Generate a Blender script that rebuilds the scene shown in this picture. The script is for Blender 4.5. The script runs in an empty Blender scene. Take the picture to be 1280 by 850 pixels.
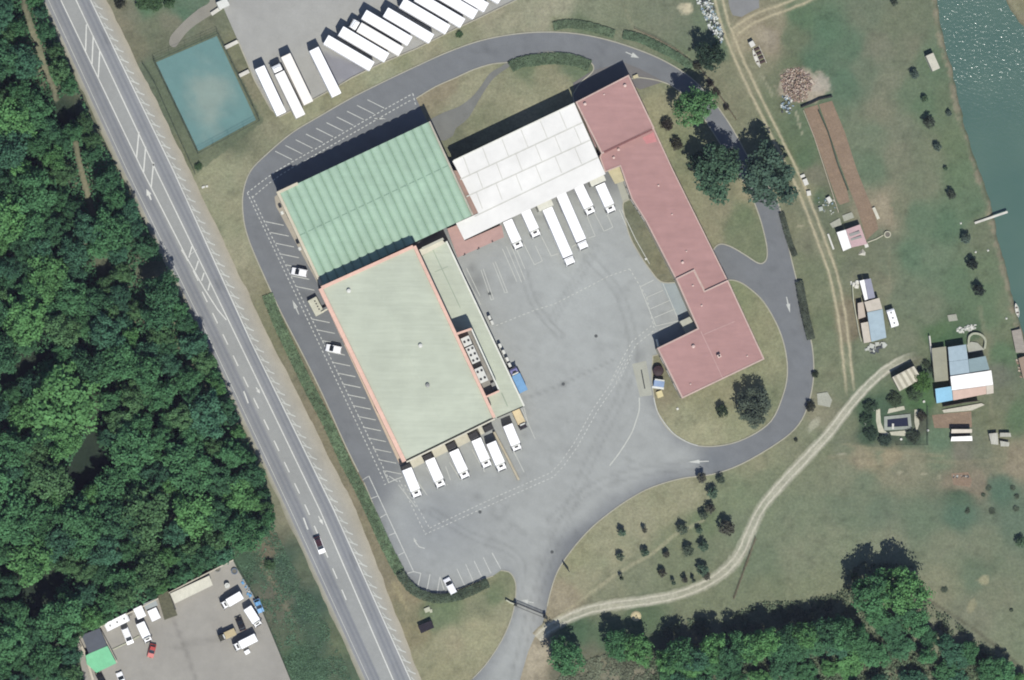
import bpy, bmesh, math, random
import numpy as np
from mathutils import Vector, Matrix
from mathutils.geometry import delaunay_2d_cdt

# ---------------------------------------------------------------- camera, sky, sun, exposure
S = 0.2                                  # metres per map unit (1280 x 850 map)
CX, CY, H = -160.0, -50.0, 1600.0        # survey aircraft: looks straight down from the south-west of the site
scene = bpy.context.scene
COL = scene.collection
cam_d = bpy.data.cameras.new("camera"); cam = bpy.data.objects.new("camera", cam_d); COL.objects.link(cam)
cam.location = (CX, CY, H); cam.rotation_euler = (0, 0, 0)
cam_d.sensor_width = 36.0; cam_d.lens = 36.0*H/256.0
cam_d.shift_x = -CX/256.0; cam_d.shift_y = -CY/256.0
cam_d.clip_start = 10.0; cam_d.clip_end = 20000.0
scene.camera = cam

SH = (-0.115, 0.62)                        # shadow of a 1 m pole, east/north
world = bpy.data.worlds.new("World"); scene.world = world; world.use_nodes = True
nt = world.node_tree; bg = nt.nodes['Background']
sky = nt.nodes.new('ShaderNodeTexSky'); sky.sky_type = 'NISHITA'; sky.sun_disc = False
EL = math.atan2(1, math.hypot(*SH))
sky.sun_elevation = EL; sky.sun_rotation = math.radians(169.5); sky.altitude = 300; sky.air_density = 1.0; sky.dust_density = 0.4; sky.ozone_density = 3.0
nt.links.new(sky.outputs[0], bg.inputs[0]); bg.inputs[1].default_value = 0.085
sun_d = bpy.data.lights.new("sun", 'SUN'); sun = bpy.data.objects.new("sun", sun_d); COL.objects.link(sun)
sun_d.energy = 4.35; sun_d.angle = math.radians(0.55); sun_d.color = (1.0, 0.965, 0.90)
sun.location = (0, -200, 300)
sun.rotation_euler = Vector((SH[0], SH[1], -1)).to_track_quat('-Z', 'Y').to_euler()
scene.view_settings.view_transform = 'Standard'; scene.view_settings.look = 'None'
scene.view_settings.gamma = 1.0; scene.view_settings.use_curve_mapping = False
scene.view_settings.exposure = 0.36
scene.cycles.pixel_filter_type = 'BLACKMAN_HARRIS'; scene.cycles.filter_width = 1.9
GAIN = 1.62                               # how much brighter a sunlit level surface renders than its albedo

# ---------------------------------------------------------------- helpers
def P(px, py, z=0.0):
    """map position of a point seen at map unit px,py whose height is z (relief displacement removed)"""
    X = (px-640)*S; Y = (425-py)*S; k = 1-z/H
    return Vector((CX+(X-CX)*k, CY+(Y-CY)*k, z))
def lin(c):
    c = c/255.0
    return c/12.92 if c <= 0.04045 else ((c+0.055)/1.055)**2.4
def A(r, g, b):
    return tuple(min(0.88, lin(v)/(GAIN*k)) for v, k in ((r, .985), (g, 1.0), (b, 1.03)))
def smooth(pts, closed=False, n=5):
    out = []; N = len(pts)
    rng = range(N if closed else N-1)
    for i in rng:
        if closed: p0, p1, p2, p3 = (pts[(i+k-1) % N] for k in range(4))
        else: p0, p1, p2, p3 = pts[max(i-1, 0)], pts[i], pts[i+1], pts[min(i+2, N-1)]
        for k in range(n):
            t = k/n; t2 = t*t; t3 = t2*t
            out.append(tuple(0.5*((2*p1[j])+(-p0[j]+p2[j])*t+(2*p0[j]-5*p1[j]+4*p2[j]-p3[j])*t2+(-p0[j]+3*p1[j]-3*p2[j]+p3[j])*t3) for j in (0, 1)))
    if not closed: out.append(tuple(pts[-1]))
    return out
def inpoly(x, y, poly):
    x = np.asarray(x, float); y = np.asarray(y, float); c = np.zeros(x.shape, bool); n = len(poly)
    for i in range(n):
        x0, y0 = poly[i][:2]; x1, y1 = poly[(i+1) % n][:2]
        if y0 == y1: continue
        m = ((y0 > y) != (y1 > y)) & (x < (x1-x0)*(y-y0)/(y1-y0)+x0); c ^= m
    return c
def distpoly(x, y, pts, closed=False):
    x = np.asarray(x, float); y = np.asarray(y, float); d = np.full(x.shape, 1e9); n = len(pts)
    for i in range(n if closed else n-1):
        x0, y0 = pts[i][:2]; x1, y1 = pts[(i+1) % n][:2]; dx, dy = x1-x0, y1-y0; L = dx*dx+dy*dy or 1e-9
        t = np.clip(((x-x0)*dx+(y-y0)*dy)/L, 0, 1)
        d = np.minimum(d, np.hypot(x-x0-t*dx, y-y0-t*dy))
    return d
def sstep(a, b, x):
    t = np.clip((x-a)/(b-a), 0, 1); return t*t*(3-2*t)

# ---- materials
MATS = {}
def mat(name, rgb=None, rough=0.85, var=0.10, scale=0.8, var2=0.08, scale2=0.12, spec=0.25, metal=0.0, space='world',
        attr=False, objcol=False, bump=0.0, bscale=3.0, streak=None, albedo=None, trans=0.0):
    if name in MATS: return MATS[name]
    m = bpy.data.materials.new(name); m.use_nodes = True; n = m.node_tree; N = n.nodes; Lk = n.links
    b = N['Principled BSDF']; b.inputs['Roughness'].default_value = rough; b.inputs['Metallic'].default_value = metal
    b.inputs['Specular IOR Level'].default_value = spec
    if attr:
        src = N.new('ShaderNodeAttribute'); src.attribute_name = 'Col'; base = src.outputs['Color']
    elif objcol:
        src = N.new('ShaderNodeObjectInfo'); base = src.outputs['Color']
    else:
        src = N.new('ShaderNodeRGB'); c = albedo or A(*rgb); src.outputs[0].default_value = (*c, 1); base = src.outputs[0]
    if space == 'world': pos = N.new('ShaderNodeNewGeometry').outputs['Position']
    else: pos = N.new('ShaderNodeTexCoord').outputs['Object']
    def noise(sc, detail=4, vec=pos):
        t = N.new('ShaderNodeTexNoise'); t.inputs['Scale'].default_value = sc; t.inputs['Detail'].default_value = detail
        t.inputs['Roughness'].default_value = 0.65; Lk.new(vec, t.inputs['Vector']); return t.outputs['Fac']
    def fac(sock, amt, lo=0.3, hi=0.7):
        r = N.new('ShaderNodeMapRange'); r.inputs['From Min'].default_value = lo; r.inputs['From Max'].default_value = hi
        r.inputs['To Min'].default_value = 1-amt; r.inputs['To Max'].default_value = 1+amt; Lk.new(sock, r.inputs['Value']); return r.outputs[0]
    cur = None
    fs = []
    if var: fs.append(fac(noise(scale), var))
    if var2: fs.append(fac(noise(scale2, 3), var2))
    if streak:
        ang, sx, sy, amt = streak
        mp = N.new('ShaderNodeMapping'); mp.inputs['Rotation'].default_value = (0, 0, -ang); mp.inputs['Scale'].default_value = (sx, sy, 1)
        Lk.new(pos, mp.inputs['Vector']); fs.append(fac(noise(1.0, 5, mp.outputs[0]), amt))
    for f in fs:
        if cur is None: cur = f
        else:
            q = N.new('ShaderNodeMath'); q.operation = 'MULTIPLY'; Lk.new(cur, q.inputs[0]); Lk.new(f, q.inputs[1]); cur = q.outputs[0]
    if cur is not None:
        mx = N.new('ShaderNodeVectorMath'); mx.operation = 'SCALE'; Lk.new(base, mx.inputs[0]); Lk.new(cur, mx.inputs['Scale']); base = mx.outputs[0]
    Lk.new(base, b.inputs['Base Color'])
    if bump:
        bp = N.new('ShaderNodeBump'); bp.inputs['Distance'].default_value = bump; Lk.new(noise(bscale, 6), bp.inputs['Height']); Lk.new(bp.outputs[0], b.inputs['Normal'])
    if trans:
        out = N['Material Output']; tr = N.new('ShaderNodeBsdfTranslucent'); Lk.new(base, tr.inputs['Color'])
        ms = N.new('ShaderNodeMixShader'); ms.inputs[0].default_value = trans
        Lk.new(b.outputs[0], ms.inputs[1]); Lk.new(tr.outputs[0], ms.inputs[2]); Lk.new(ms.outputs[0], out.inputs['Surface'])
    MATS[name] = m; return m

# ---- object plumbing
def tag(o, label=None, cat=None, group=None, kind=None):
    if label: o['label'] = label
    if cat: o['category'] = cat
    if group: o['group'] = group
    if kind: o['kind'] = kind
    return o
def empty(name, loc, rz=0.0, label=None, cat=None, group=None):
    o = bpy.data.objects.new(name, None); COL.objects.link(o); o.location = loc; o.rotation_euler = (0, 0, rz)
    o.empty_display_size = 0.5
    return tag(o, label, cat, group)
def copy_tree(o, parent=None):
    c = o.copy(); COL.objects.link(c); c.parent = parent
    for ch in KIDS.get(o.name, []): copy_tree(ch, c)
    return c
KIDS = {}
class MB:
    def __init__(s): s.v = []; s.f = []; s.m = []
    def face(s, idx, m=0): s.f.append(tuple(idx)); s.m.append(m)
    def add(s, pts): i = len(s.v); s.v += [tuple(p) for p in pts]; return i
    def prism(s, pts, z0, z1, m=0, mtop=None, bottom=True):
        """pts: xy list, z1 may be a list of heights per point"""
        n = len(pts); zt = z1 if hasattr(z1, '__len__') else [z1]*n
        a = s.add([(p[0], p[1], z0) for p in pts]); b = s.add([(p[0], p[1], zt[i]) for i, p in enumerate(pts)])
        for i in range(n): j = (i+1) % n; s.face((a+i, a+j, b+j, b+i), m)
        s.face([b+i for i in range(n)], m if mtop is None else mtop)
        if bottom: s.face([a+i for i in reversed(range(n))], m)
        return s
    def box(s, cx, cy, z0, z1, lx, ly, ang=0.0, m=0, taper=0.0, bev=0.0):
        ca, sa = math.cos(ang), math.sin(ang)
        def ring(z, ix, iy, o=0.0):
            hx, hy = lx/2-ix, ly/2-iy
            if bev: q = [(hx-bev, -hy), (hx, -hy+bev), (hx, hy-bev), (hx-bev, hy), (-hx+bev, hy), (-hx, hy-bev), (-hx, -hy+bev), (-hx+bev, -hy)]
            else: q = [(hx, -hy), (hx, hy), (-hx, hy), (-hx, -hy)]
            return s.add([(cx+x*ca-y*sa, cy+x*sa+y*ca, z) for x, y in q])
        k = 8 if bev else 4
        rs = [ring(z0, 0, 0)]
        if bev: rs += [ring(z1-bev, taper*.8, taper*.8), ring(z1, taper+bev, taper+bev)]
        else: rs += [ring(z1, taper, taper)]
        for a, b in zip(rs, rs[1:]):
            for i in range(k): j = (i+1) % k; s.face((a+i, a+j, b+j, b+i), m)
        s.face([rs[-1]+i for i in range(k)], m); s.face([rs[0]+i for i in reversed(range(k))], m)
        return s
    def cyl(s, c, r0, r1, axis_end, n=10, m=0, caps=True):
        c = Vector(c); e = Vector(axis_end); d = (e-c).normalized()
        u = d.orthogonal().normalized(); w = d.cross(u)
        a = s.add([c+(u*math.cos(2*math.pi*i/n)+w*math.sin(2*math.pi*i/n))*r0 for i in range(n)])
        b = s.add([e+(u*math.cos(2*math.pi*i/n)+w*math.sin(2*math.pi*i/n))*r1 for i in range(n)])
        for i in range(n): j = (i+1) % n; s.face((a+i, a+j, b+j, b+i), m)
        if caps: s.face([a+i for i in reversed(range(n))], m); s.face([b+i for i in range(n)], m)
        return s
    def lathe(s, cx, cy, prof, n=16, m=0):
        rings = [s.add([(cx+r*math.cos(2*math.pi*i/n), cy+r*math.sin(2*math.pi*i/n), z) for i in range(n)]) for r, z in prof]
        for a, b in zip(rings, rings[1:]):
            for i in range(n): j = (i+1) % n; s.face((a+i, a+j, b+j, b+i), m)
        s.face([rings[-1]+i for i in range(n)], m); s.face([rings[0]+i for i in reversed(range(n))], m); return s
    def ribbon(s, pts, w, z, m=0):
        """flat strip along world xy points"""
        pts = [Vector((p[0], p[1])) for p in pts]; L, R = [], []
        for i, p in enumerate(pts):
            a = pts[max(i-1, 0)]; b = pts[min(i+1, len(pts)-1)]; d = (b-a).normalized(); nrm = Vector((-d.y, d.x))*w/2
            L.append(p+nrm); R.append(p-nrm)
        i0 = s.add([(p.x, p.y, z) for p in L]); i1 = s.add([(p.x, p.y, z) for p in R])
        for i in range(len(pts)-1): s.face((i1+i, i1+i+1, i0+i+1, i0+i), m)
    def wall(s, pts, w, z0, z1, m=0, closed=False):
        pts = [Vector((p[0], p[1])) for p in pts]; n = len(pts); L, R = [], []
        for i, p in enumerate(pts):
            a = pts[(i-1) % n] if closed else pts[max(i-1, 0)]; b = pts[(i+1) % n] if closed else pts[min(i+1, n-1)]
            d1 = (p-a).normalized() if (p-a).length > 1e-6 else (b-p).normalized(); d2 = (b-p).normalized() if (b-p).length > 1e-6 else d1
            d = (d1+d2).normalized() if (d1+d2).length > 1e-6 else d1
            k = 1/max(0.4, d.dot(d1)); nrm = Vector((-d.y, d.x))*w/2*k; L.append(p+nrm); R.append(p-nrm)
        a0 = s.add([(p.x, p.y, z0) for p in L]); a1 = s.add([(p.x, p.y, z1) for p in L])
        b0 = s.add([(p.x, p.y, z0) for p in R]); b1 = s.add([(p.x, p.y, z1) for p in R])
        for i in range(n if closed else n-1):
            j = (i+1) % n
            s.face((b1+i, b1+j, a1+j, a1+i), m); s.face((a0+i, a1+i, a1+j, a0+j), m); s.face((b0+j, b1+j, b1+i, b0+i), m)
        if not closed:
            s.face((a0, b0, b1, a1), m); s.face((b0+n-1, a0+n-1, a1+n-1, b1+n-1), m)
        return s
    def build(s, name, mats, parent=None, org=None, smoothf=False, recalc=True, cols=None):
        if not isinstance(mats, (list, tuple)): mats = [mats]
        me = bpy.data.meshes.new(name); v = s.v
        if org is None and parent is not None and parent.get('_w'): org = parent.location
        if org is not None: v = [(a-org[0], b-org[1], c-org[2]) for a, b, c in v]
        me.from_pydata(v, [], s.f)
        for mm in mats: me.materials.append(mm)
        if any(s.m): me.polygons.foreach_set('material_index', s.m)
        if cols is not None:
            ca = me.color_attributes.new('Col', 'FLOAT_COLOR', 'POINT'); ca.data.foreach_set('color', np.asarray(cols, np.float32).ravel())
        if recalc:
            bm = bmesh.new(); bm.from_mesh(me); bmesh.ops.recalc_face_normals(bm, faces=bm.faces[:]); bm.to_mesh(me); bm.free()
        if smoothf: me.polygons.foreach_set('use_smooth', [True]*len(me.polygons))
        me.update()
        o = bpy.data.objects.new(name, me); COL.objects.link(o)
        if parent is not None:
            o.parent = parent; KIDS.setdefault(parent.name, []).append(o)
        return o
def wroot(name, pts, label, cat, group=None):
    """empty at the base of a thing built in world coordinates"""
    x = sum(p[0] for p in pts)/len(pts); y = sum(p[1] for p in pts)/len(pts)
    o = empty(name, (x, y, 0), 0, label, cat, group); o['_w'] = 1; return o
def sub(mb, name, mats, parent, root):
    o = mb.build(name, mats, None, org=root.location); o.parent = parent; KIDS.setdefault(parent.name, []).append(o); return o
def inset(poly, d):
    """inset a convex xy polygon"""
    n = len(poly); c = Vector((sum(p[0] for p in poly)/n, sum(p[1] for p in poly)/n)); out = []
    for i in range(n):
        a = Vector(poly[i-1][:2]); p = Vector(poly[i][:2]); b = Vector(poly[(i+1) % n][:2])
        def nl(u, v):
            t = (v-u).normalized(); q = Vector((-t.y, t.x)); return q if q.dot(c-u) > 0 else -q
        n1, n2 = nl(a, p), nl(p, b); h = (n1+n2); out.append(p+h*(d/(1+n1.dot(n2))))
    return out
def sheet(name, poly_px, z, colfn, m, holes=(), spacing=2.0, kind='structure'):
    """flat surface with holes; colour per vertex"""
    outer = [P(x, y) for x, y in poly_px]; hw = [[P(x, y) for x, y in h] for h in holes]
    verts = []; faces = []; edges = []
    def ring(r):
        i0 = len(verts); n = len(r)
        for k in range(n): verts.append(Vector((r[k].x, r[k].y)))
        for k in range(n): edges.append((i0+k, i0+(k+1) % n))
    ring(outer)
    for h in hw: ring(h)
    xs = [p.x for p in outer]; ys = [p.y for p in outer]
    gx, gy = np.meshgrid(np.arange(min(xs), max(xs), spacing), np.arange(min(ys), max(ys), spacing)); gx = gx.ravel(); gy = gy.ravel()
    ok = inpoly(gx, gy, [(p.x, p.y) for p in outer]) & (distpoly(gx, gy, [(p.x, p.y) for p in outer], True) > spacing*.4)
    for h in hw:
        hh = [(p.x, p.y) for p in h]; ok &= ~inpoly(gx, gy, hh); ok &= distpoly(gx, gy, hh, True) > spacing*.4
    for x, y in zip(gx[ok], gy[ok]): verts.append(Vector((x, y)))
    v, e, f, *_ = delaunay_2d_cdt(verts, edges, [], 0, 1e-5)
    cen = np.array([(sum(v[i].x for i in t)/3, sum(v[i].y for i in t)/3) for t in f])
    keep = inpoly(cen[:, 0], cen[:, 1], [(p.x, p.y) for p in outer])
    for h in hw: keep &= ~inpoly(cen[:, 0], cen[:, 1], [(p.x, p.y) for p in h])
    mb = MB(); mb.add([(p.x, p.y, z) for p in v])
    for t, k in zip(f, keep):
        if k:
            a, b, c = (v[i] for i in t)
            mb.face(t if (b-a).cross(c-a) > 0 else (t[0], t[2], t[1]))
    cols = None
    if colfn:
        vx = np.array([p.x for p in v])/S+640; vy = 425-np.array([p.y for p in v])/S
        cc = colfn(vx, vy); cols = np.c_[cc, np.ones(len(vx))]
    o = mb.build(name, m, recalc=False, cols=cols); tag(o, kind=kind); return o
def ribbon_px(mb, pts, w, z): mb.ribbon([P(x, y) for x, y in pts], w, z)
_zc = [0]
def nz(base):
    _zc[0] = (_zc[0]+1) % 12; return base+0.0025*_zc[0]
def dashed(mb, pts, dash, gap, w, z, off=0.0):
    W = [P(x, y).to_2d() for x, y in pts]; acc = -off
    segs = []; on = True; pos = 0.0
    L = [0.0]
    for a, b in zip(W, W[1:]): L.append(L[-1]+(b-a).length)
    def at(t):
        for i in range(len(W)-1):
            if t <= L[i+1]+1e-9:
                k = (t-L[i])/max(1e-9, L[i+1]-L[i]); return W[i].lerp(W[i+1], k)
        return W[-1]
    t = off
    while t < L[-1]:
        e = min(t+dash, L[-1]); mb.ribbon([at(t), at((t+e)/2), at(e)], w, z); t += dash+gap
# ---------------------------------------------------------------- outlines (map units)
ROADY = [-400, 0, 213, 426, 637, 850, 1300]
def rline(xs):       # x at y = 0, 213, 426, 637, 850 ; extended both ways
    x = list(xs); a = x[0]-(x[1]-x[0])/213*400; b = x[4]+(x[4]-x[3])/213*450
    return list(zip([a]+x+[b], ROADY))
R_LEFT = rline([56, 155, 259, 359, 457]); R_LEDGE = rline([60.5, 159, 263, 363, 461])
R_CEN = rline([95, 195, 298, 399.5, 491.5]); R_RIGHT = rline([113, 216.5, 313, 417, 513]); R_SHO = rline([133, 238, 338, 445, 527])
RIVER_L = [(1140, -500), (1158, -150), (1169, 0), (1172, 28), (1180, 60), (1190, 95), (1196, 130), (1206, 165), (1222, 215), (1235, 252), (1244, 292), (1255, 335), (1267, 385), (1286, 450), (1330, 600), (1400, 900), (1500, 1400)]
RIVER_R = [(1225, -500), (1245, -150), (1262, 0), (1272, 18), (1292, 40), (1330, 90), (1370, 200), (1420, 350), (1480, 600), (1560, 900), (1660, 1400)]
FOREST = [(-200, -150), (12, -150), (52, 0), (92, 100), (120, 165), (146, 213), (170, 262), (204, 325), (228, 378), (258, 430), (292, 510), (306, 545), (332, 605), (343, 640), (342, 660), (295, 697), (255, 714), (200, 742), (150, 768), (96, 795), (100, 850), (130, 930), (150, 1000), (-200, 1000)]
WOOD_S = [(812, 795), (835, 780), (870, 772), (915, 768), (950, 752), (1000, 752), (1050, 740), (1062, 712), (1080, 702), (1140, 705), (1152, 745), (1175, 762), (1205, 785), (1240, 815), (1290, 850), (1400, 1000), (800, 1000), (810, 850)]
ISL_N = smooth([(520, 123), (545, 108), (570, 97), (592, 87), (615, 80), (640, 77), (665, 68.5), (690, 65), (715, 68), (738, 78), (741, 89), (725, 104), (716, 118)], False, 4)+[(720, 150), (640, 190), (575, 220), (562, 200), (547, 175), (533, 150)]
ISL_NE = smooth([(786, 99), (800, 97), (827, 102), (848, 113), (872, 138), (893, 168), (915, 205), (936, 238), (949, 270), (957, 300), (959, 318), (956, 327), (948, 329), (932, 319), (915, 309), (902, 305), (894, 309), (888, 320)], False, 4)+[(860, 270), (830, 210), (800, 150)]
ISL_SE = smooth([(906, 350), (920, 351), (935, 359), (955, 378), (973, 410), (982, 440), (984, 469), (978, 496), (964, 526), (938, 545), (907, 556), (872, 557), (841, 542), (823, 518), (816.5, 490), (815, 470), (816, 445)], False, 4)+[(835, 440), (870, 460), (940, 440), (920, 380)]
ISL_MID = smooth([(779, 262), (779, 254), (784, 250), (792, 250)], False, 3)+[(815, 288), (840, 338), (848, 352)]+smooth([(845, 353), (826, 352), (811, 335), (797, 314), (786, 292), (779, 262)], False, 4)
SPORT = [(195, 78), (271, 45), (320, 150), (248, 189)]
OUT_W = smooth([(448, 590), (430, 553), (405, 497), (380, 446), (352, 392), (330, 345), (311, 300), (304, 270), (304, 240), (313, 214), (333, 193), (365, 166), (400, 145), (440, 122), (480, 102), (520, 83), (560, 65), (600, 51), (640, 43), (680, 40), (720, 42), (760, 50), (800, 63), (832, 77), (862, 96), (888, 122), (915, 160), (940, 205), (962, 235), (974, 258), (989, 323), (998, 360), (1007, 403), (1015, 432), (1017, 469), (1011, 503), (998, 531), (973, 553), (927, 580), (890, 593), (852, 598), (815, 609), (788, 623), (762, 641), (738, 661), (715, 687), (697, 714), (687, 744), (682, 768)], False, 4)
EXIT_R = [(676, 785), (668, 797), (660, 815), (650, 850), (640, 890), (632, 940)]
EXIT_L = [(545, 940), (560, 885), (591, 848), (606, 832), (622, 809), (634, 786), (642, 762), (645, 735), (642, 722), (636, 715), (626, 713)]
HEDGE_IN = [(616, 720), (596, 727), (580, 733), (565, 741), (548, 744), (531, 742), (518, 735), (510, 724), (503, 711), (494, 694), (482, 671), (472, 645), (463, 622), (455, 603)]
YARD_OUT = OUT_W+EXIT_R+smooth(EXIT_L, False, 3)+smooth(HEDGE_IN, False, 3)
TOPLOT = [(180, -400), (258, -60), (275, 0), (297, 50), (318, 100), (338, 136), (349, 146), (383, 129), (420, 109), (440, 97), (475, 80), (520, 61), (566, 38), (600, 22), (645, 0), (760, -60), (900, -400)]
SWLOT = [(94, 797), (291, 700), (297, 712), (326, 760), (363, 850), (425, 1000), (160, 1000), (105, 850)]

# ---- ground colours sampled over the map: x, y, r, g, b
GS = """0 0 50 66 52;60 150 50 66 52;60 400 48 62 50;200 500 48 62 50;300 620 60 78 58;0 700 50 66 52;120 600 46 60 50;150 120 118 118 96;90 60 100 105 85;56 60 125 122 100
250 440 128 122 98;230 385 125 122 100;165 262 105 110 88;190 300 95 102 82;300 600 110 118 90;330 640 95 112 85;270 465 120 120 98;350 640 130 126 105;346 620 128 126 104
150 30 125 120 100;170 60 120 115 95;190 40 112 116 95;230 15 85 112 90;165 10 115 115 98;200 50 110 112 92;215 30 120 118 100;180 5 88 120 92;240 5 95 115 95;150 5 122 118 98
190 85 100 108 90;215 130 95 105 85;240 200 110 112 88;235 110 88 102 84;290 170 105 110 88;330 140 125 124 100;260 210 150 146 118;265 240 145 142 116;290 225 148 144 118;280 270 145 142 115;290 320 150 145 120;300 350 140 134 110;260 30 112 114 94
300 60 120 120 95;310 110 128 122 100;340 160 135 132 108;370 140 150 145 118;430 110 145 140 112;480 88 150 148 122;500 75 140 138 110;530 70 148 142 118;570 45 140 138 112;620 20 148 142 120;700 10 155 150 128;680 25 150 146 124;640 30 150 145 122
740 15 128 130 108;790 40 120 124 102;830 20 118 122 102;860 40 112 118 98;700 32 130 132 106;730 30 112 122 96;850 80 110 120 95
560 100 148 135 112;545 115 145 130 108;590 105 150 144 118;575 130 150 144 120;640 120 142 138 112;660 130 152 146 120;700 110 142 138 112;600 150 128 128 102;620 160 130 130 105;560 170 120 120 98;680 90 138 134 108;660 80 110 120 92;715 82 105 118 92
800 110 130 128 104;815 130 148 142 112;830 190 138 136 106;845 210 130 130 102;860 180 125 128 98;845 230 138 134 106;870 255 145 138 112;900 260 140 132 108;930 270 112 122 92;920 290 118 124 96;945 310 115 122 94;890 290 140 134 108;945 245 150 140 112
800 275 115 116 96;805 300 122 120 98;820 330 125 120 96;835 345 125 122 100
920 365 130 134 102;950 400 140 138 108;965 440 142 140 110;960 500 128 130 102;930 550 148 145 115;880 545 158 152 122;850 520 152 146 118;835 490 138 128 104;900 500 142 138 108;840 470 128 124 100;880 500 138 134 106;905 480 140 136 108
340 380 128 124 98;350 420 122 118 92;370 470 128 120 98;390 520 130 120 98;410 570 128 118 95;440 630 135 122 100;460 670 132 122 98;480 720 130 120 98;500 760 132 124 98;520 790 140 128 100;500 740 148 130 104
600 730 142 138 108;560 755 108 122 90;600 750 132 130 104;630 760 148 142 116;560 800 152 144 116;600 790 155 148 118;550 840 150 142 112;620 745 110 120 90;535 830 145 138 110;545 770 112 124 94
730 720 148 142 116;700 750 158 140 118;760 690 150 145 118;720 700 148 142 112;800 650 148 144 118;830 640 146 142 114;860 620 150 145 118;800 720 125 128 104;760 740 130 130 106;840 700 118 124 98;880 690 115 122 98;880 650 110 122 92;850 670 125 128 100;920 620 122 130 102;920 660 118 126 102;900 700 120 125 100;950 580 138 135 108;1000 550 128 128 104;960 600 120 126 100;870 730 122 126 100
720 790 80 104 78;760 800 85 106 80;800 780 90 108 80;740 820 108 108 90;700 840 110 106 90;780 835 118 112 98;820 840 112 110 95;850 840 125 116 102;800 810 95 105 82;670 820 165 145 125;665 835 160 145 125
950 700 112 122 98;1000 700 122 128 104;1000 650 118 126 102;1050 680 125 130 106;1060 640 112 122 100;1100 640 108 120 100;1150 650 105 120 98;1100 680 125 128 106;1200 640 88 112 94;1250 610 85 110 92;1270 650 100 116 98;1230 680 118 124 102;1180 680 122 126 104;1180 730 130 130 106;1240 740 122 124 102;1270 790 122 128 104;1220 770 122 124 104;1020 730 124 128 102;960 740 118 124 98;1220 720 105 118 96
1100 570 118 124 102;1090 575 150 135 110;1075 575 148 135 112;1110 570 158 138 112;1140 570 138 132 110;1180 575 115 124 100;1250 570 128 124 102;1270 575 150 132 112;1230 565 118 120 100;1120 585 130 128 106;1060 590 125 128 105;1050 560 118 122 100;1080 600 112 122 100;1200 600 150 130 112;1200 590 118 115 96;1200 620 85 105 85;1215 605 140 122 105;1060 530 118 122 98;1030 520 135 130 108;1030 560 120 124 98
1085 520 70 96 72;1085 545 72 92 74;1110 550 78 92 76;1140 550 74 95 76;1150 530 88 92 78;1100 510 75 98 76;1150 480 72 105 66;1155 500 80 112 72;1170 545 100 122 96;1175 552 98 120 96;1200 560 118 116 102;1180 510 110 118 92;1160 460 78 98 76;1145 455 118 116 96;1175 425 75 105 72;1195 425 78 105 74;1215 415 85 105 80;1170 415 88 112 78
1230 430 118 120 98;1250 440 95 118 88;1245 470 108 112 98;1250 500 112 116 94;1255 420 108 118 92;1265 380 112 122 96;1240 520 115 118 92;1270 520 95 115 85;1235 400 100 118 90;1230 370 98 118 90
1000 20 92 115 88;1030 40 90 116 92;1060 60 95 116 94;1090 15 110 118 98;1080 90 108 118 98;1020 75 88 112 90;1060 100 92 116 94;1100 60 120 120 102;1110 100 122 124 104;1100 140 122 122 102;1090 170 112 122 100;1130 60 115 118 98;1120 30 112 118 96;1140 110 102 118 94;1160 80 98 116 92;1160 130 98 118 92;1130 160 118 122 102;1180 130 105 118 92;1160 190 115 120 98;1190 180 105 118 90;1120 200 122 122 102;1150 230 118 122 100;1090 210 102 118 95;1200 220 100 118 90;1185 280 90 115 90;1150 270 98 118 94;1120 260 118 120 98;1210 260 98 118 92;1230 290 112 118 95;1140 320 95 118 94;1170 330 105 122 98;1110 330 115 120 98;1200 350 98 118 92;1230 340 105 118 92;1100 300 112 116 96;1130 370 110 120 98;1160 390 112 120 98;1110 440 118 122 100;1130 430 118 122 100;1150 440 112 118 94;1080 330 112 116 94;1060 330 110 115 94;1100 360 128 126 105;1075 350 118 120 98;1108 262 155 138 118;1100 270 150 135 115
960 30 132 124 102;930 50 150 138 115;950 40 155 138 118;960 45 160 135 120;970 25 140 132 110;990 45 105 114 90;920 110 130 128 104;900 90 128 126 102;960 130 112 118 92;975 170 98 112 84;980 110 112 115 92;1000 155 98 114 88;990 90 108 116 90;880 30 105 118 95;895 60 100 116 90;930 140 128 126 102;940 80 130 128 104
985 200 100 110 80;1005 200 92 112 84;1020 250 85 105 80;1020 220 118 116 98;1015 260 112 114 96;1030 280 108 114 92;1000 280 125 125 100;1000 330 118 122 96;1010 300 122 122 100;1030 360 120 124 98;1035 420 118 124 98;1040 460 122 126 100;1075 440 115 122 98;1085 470 108 120 94;1010 240 140 135 108;1030 400 112 120 92;1010 250 120 120 96;1045 330 115 120 95;1058 395 135 118 98;1058 410 138 120 100
310 700 70 96 74;330 720 75 92 74;350 700 62 88 72;380 760 66 90 76;350 760 98 100 84;340 740 100 100 86;400 800 70 92 74;420 840 85 100 80;375 820 70 98 72;335 690 115 105 88;320 680 108 104 86;400 840 72 100 76;360 720 70 92 76;380 710 95 104 84;420 800 100 110 84;360 800 88 98 78
1275 10 140 132 105;1290 30 120 110 88;1350 60 105 120 90;1500 300 100 118 90;1600 800 105 120 95;1400 900 60 82 62;900 -150 120 122 100;500 -150 125 125 105;1100 -150 95 116 92;200 -120 110 112 92;0 -120 50 66 52;-150 400 48 62 50;0 950 48 62 50;700 950 130 126 106;300 950 80 95 76;500 950 140 132 108;1000 900 60 80 62"""
GSA = np.array([[float(v) for v in s.split()] for ln in GS.split('\n') for s in ln.split(';')])
GPOS = GSA[:, :2]; GCOL = np.array([[lin(v)/GAIN for v in r] for r in GSA[:, 2:5]])
_rng = np.random.RandomState(7)
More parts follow.
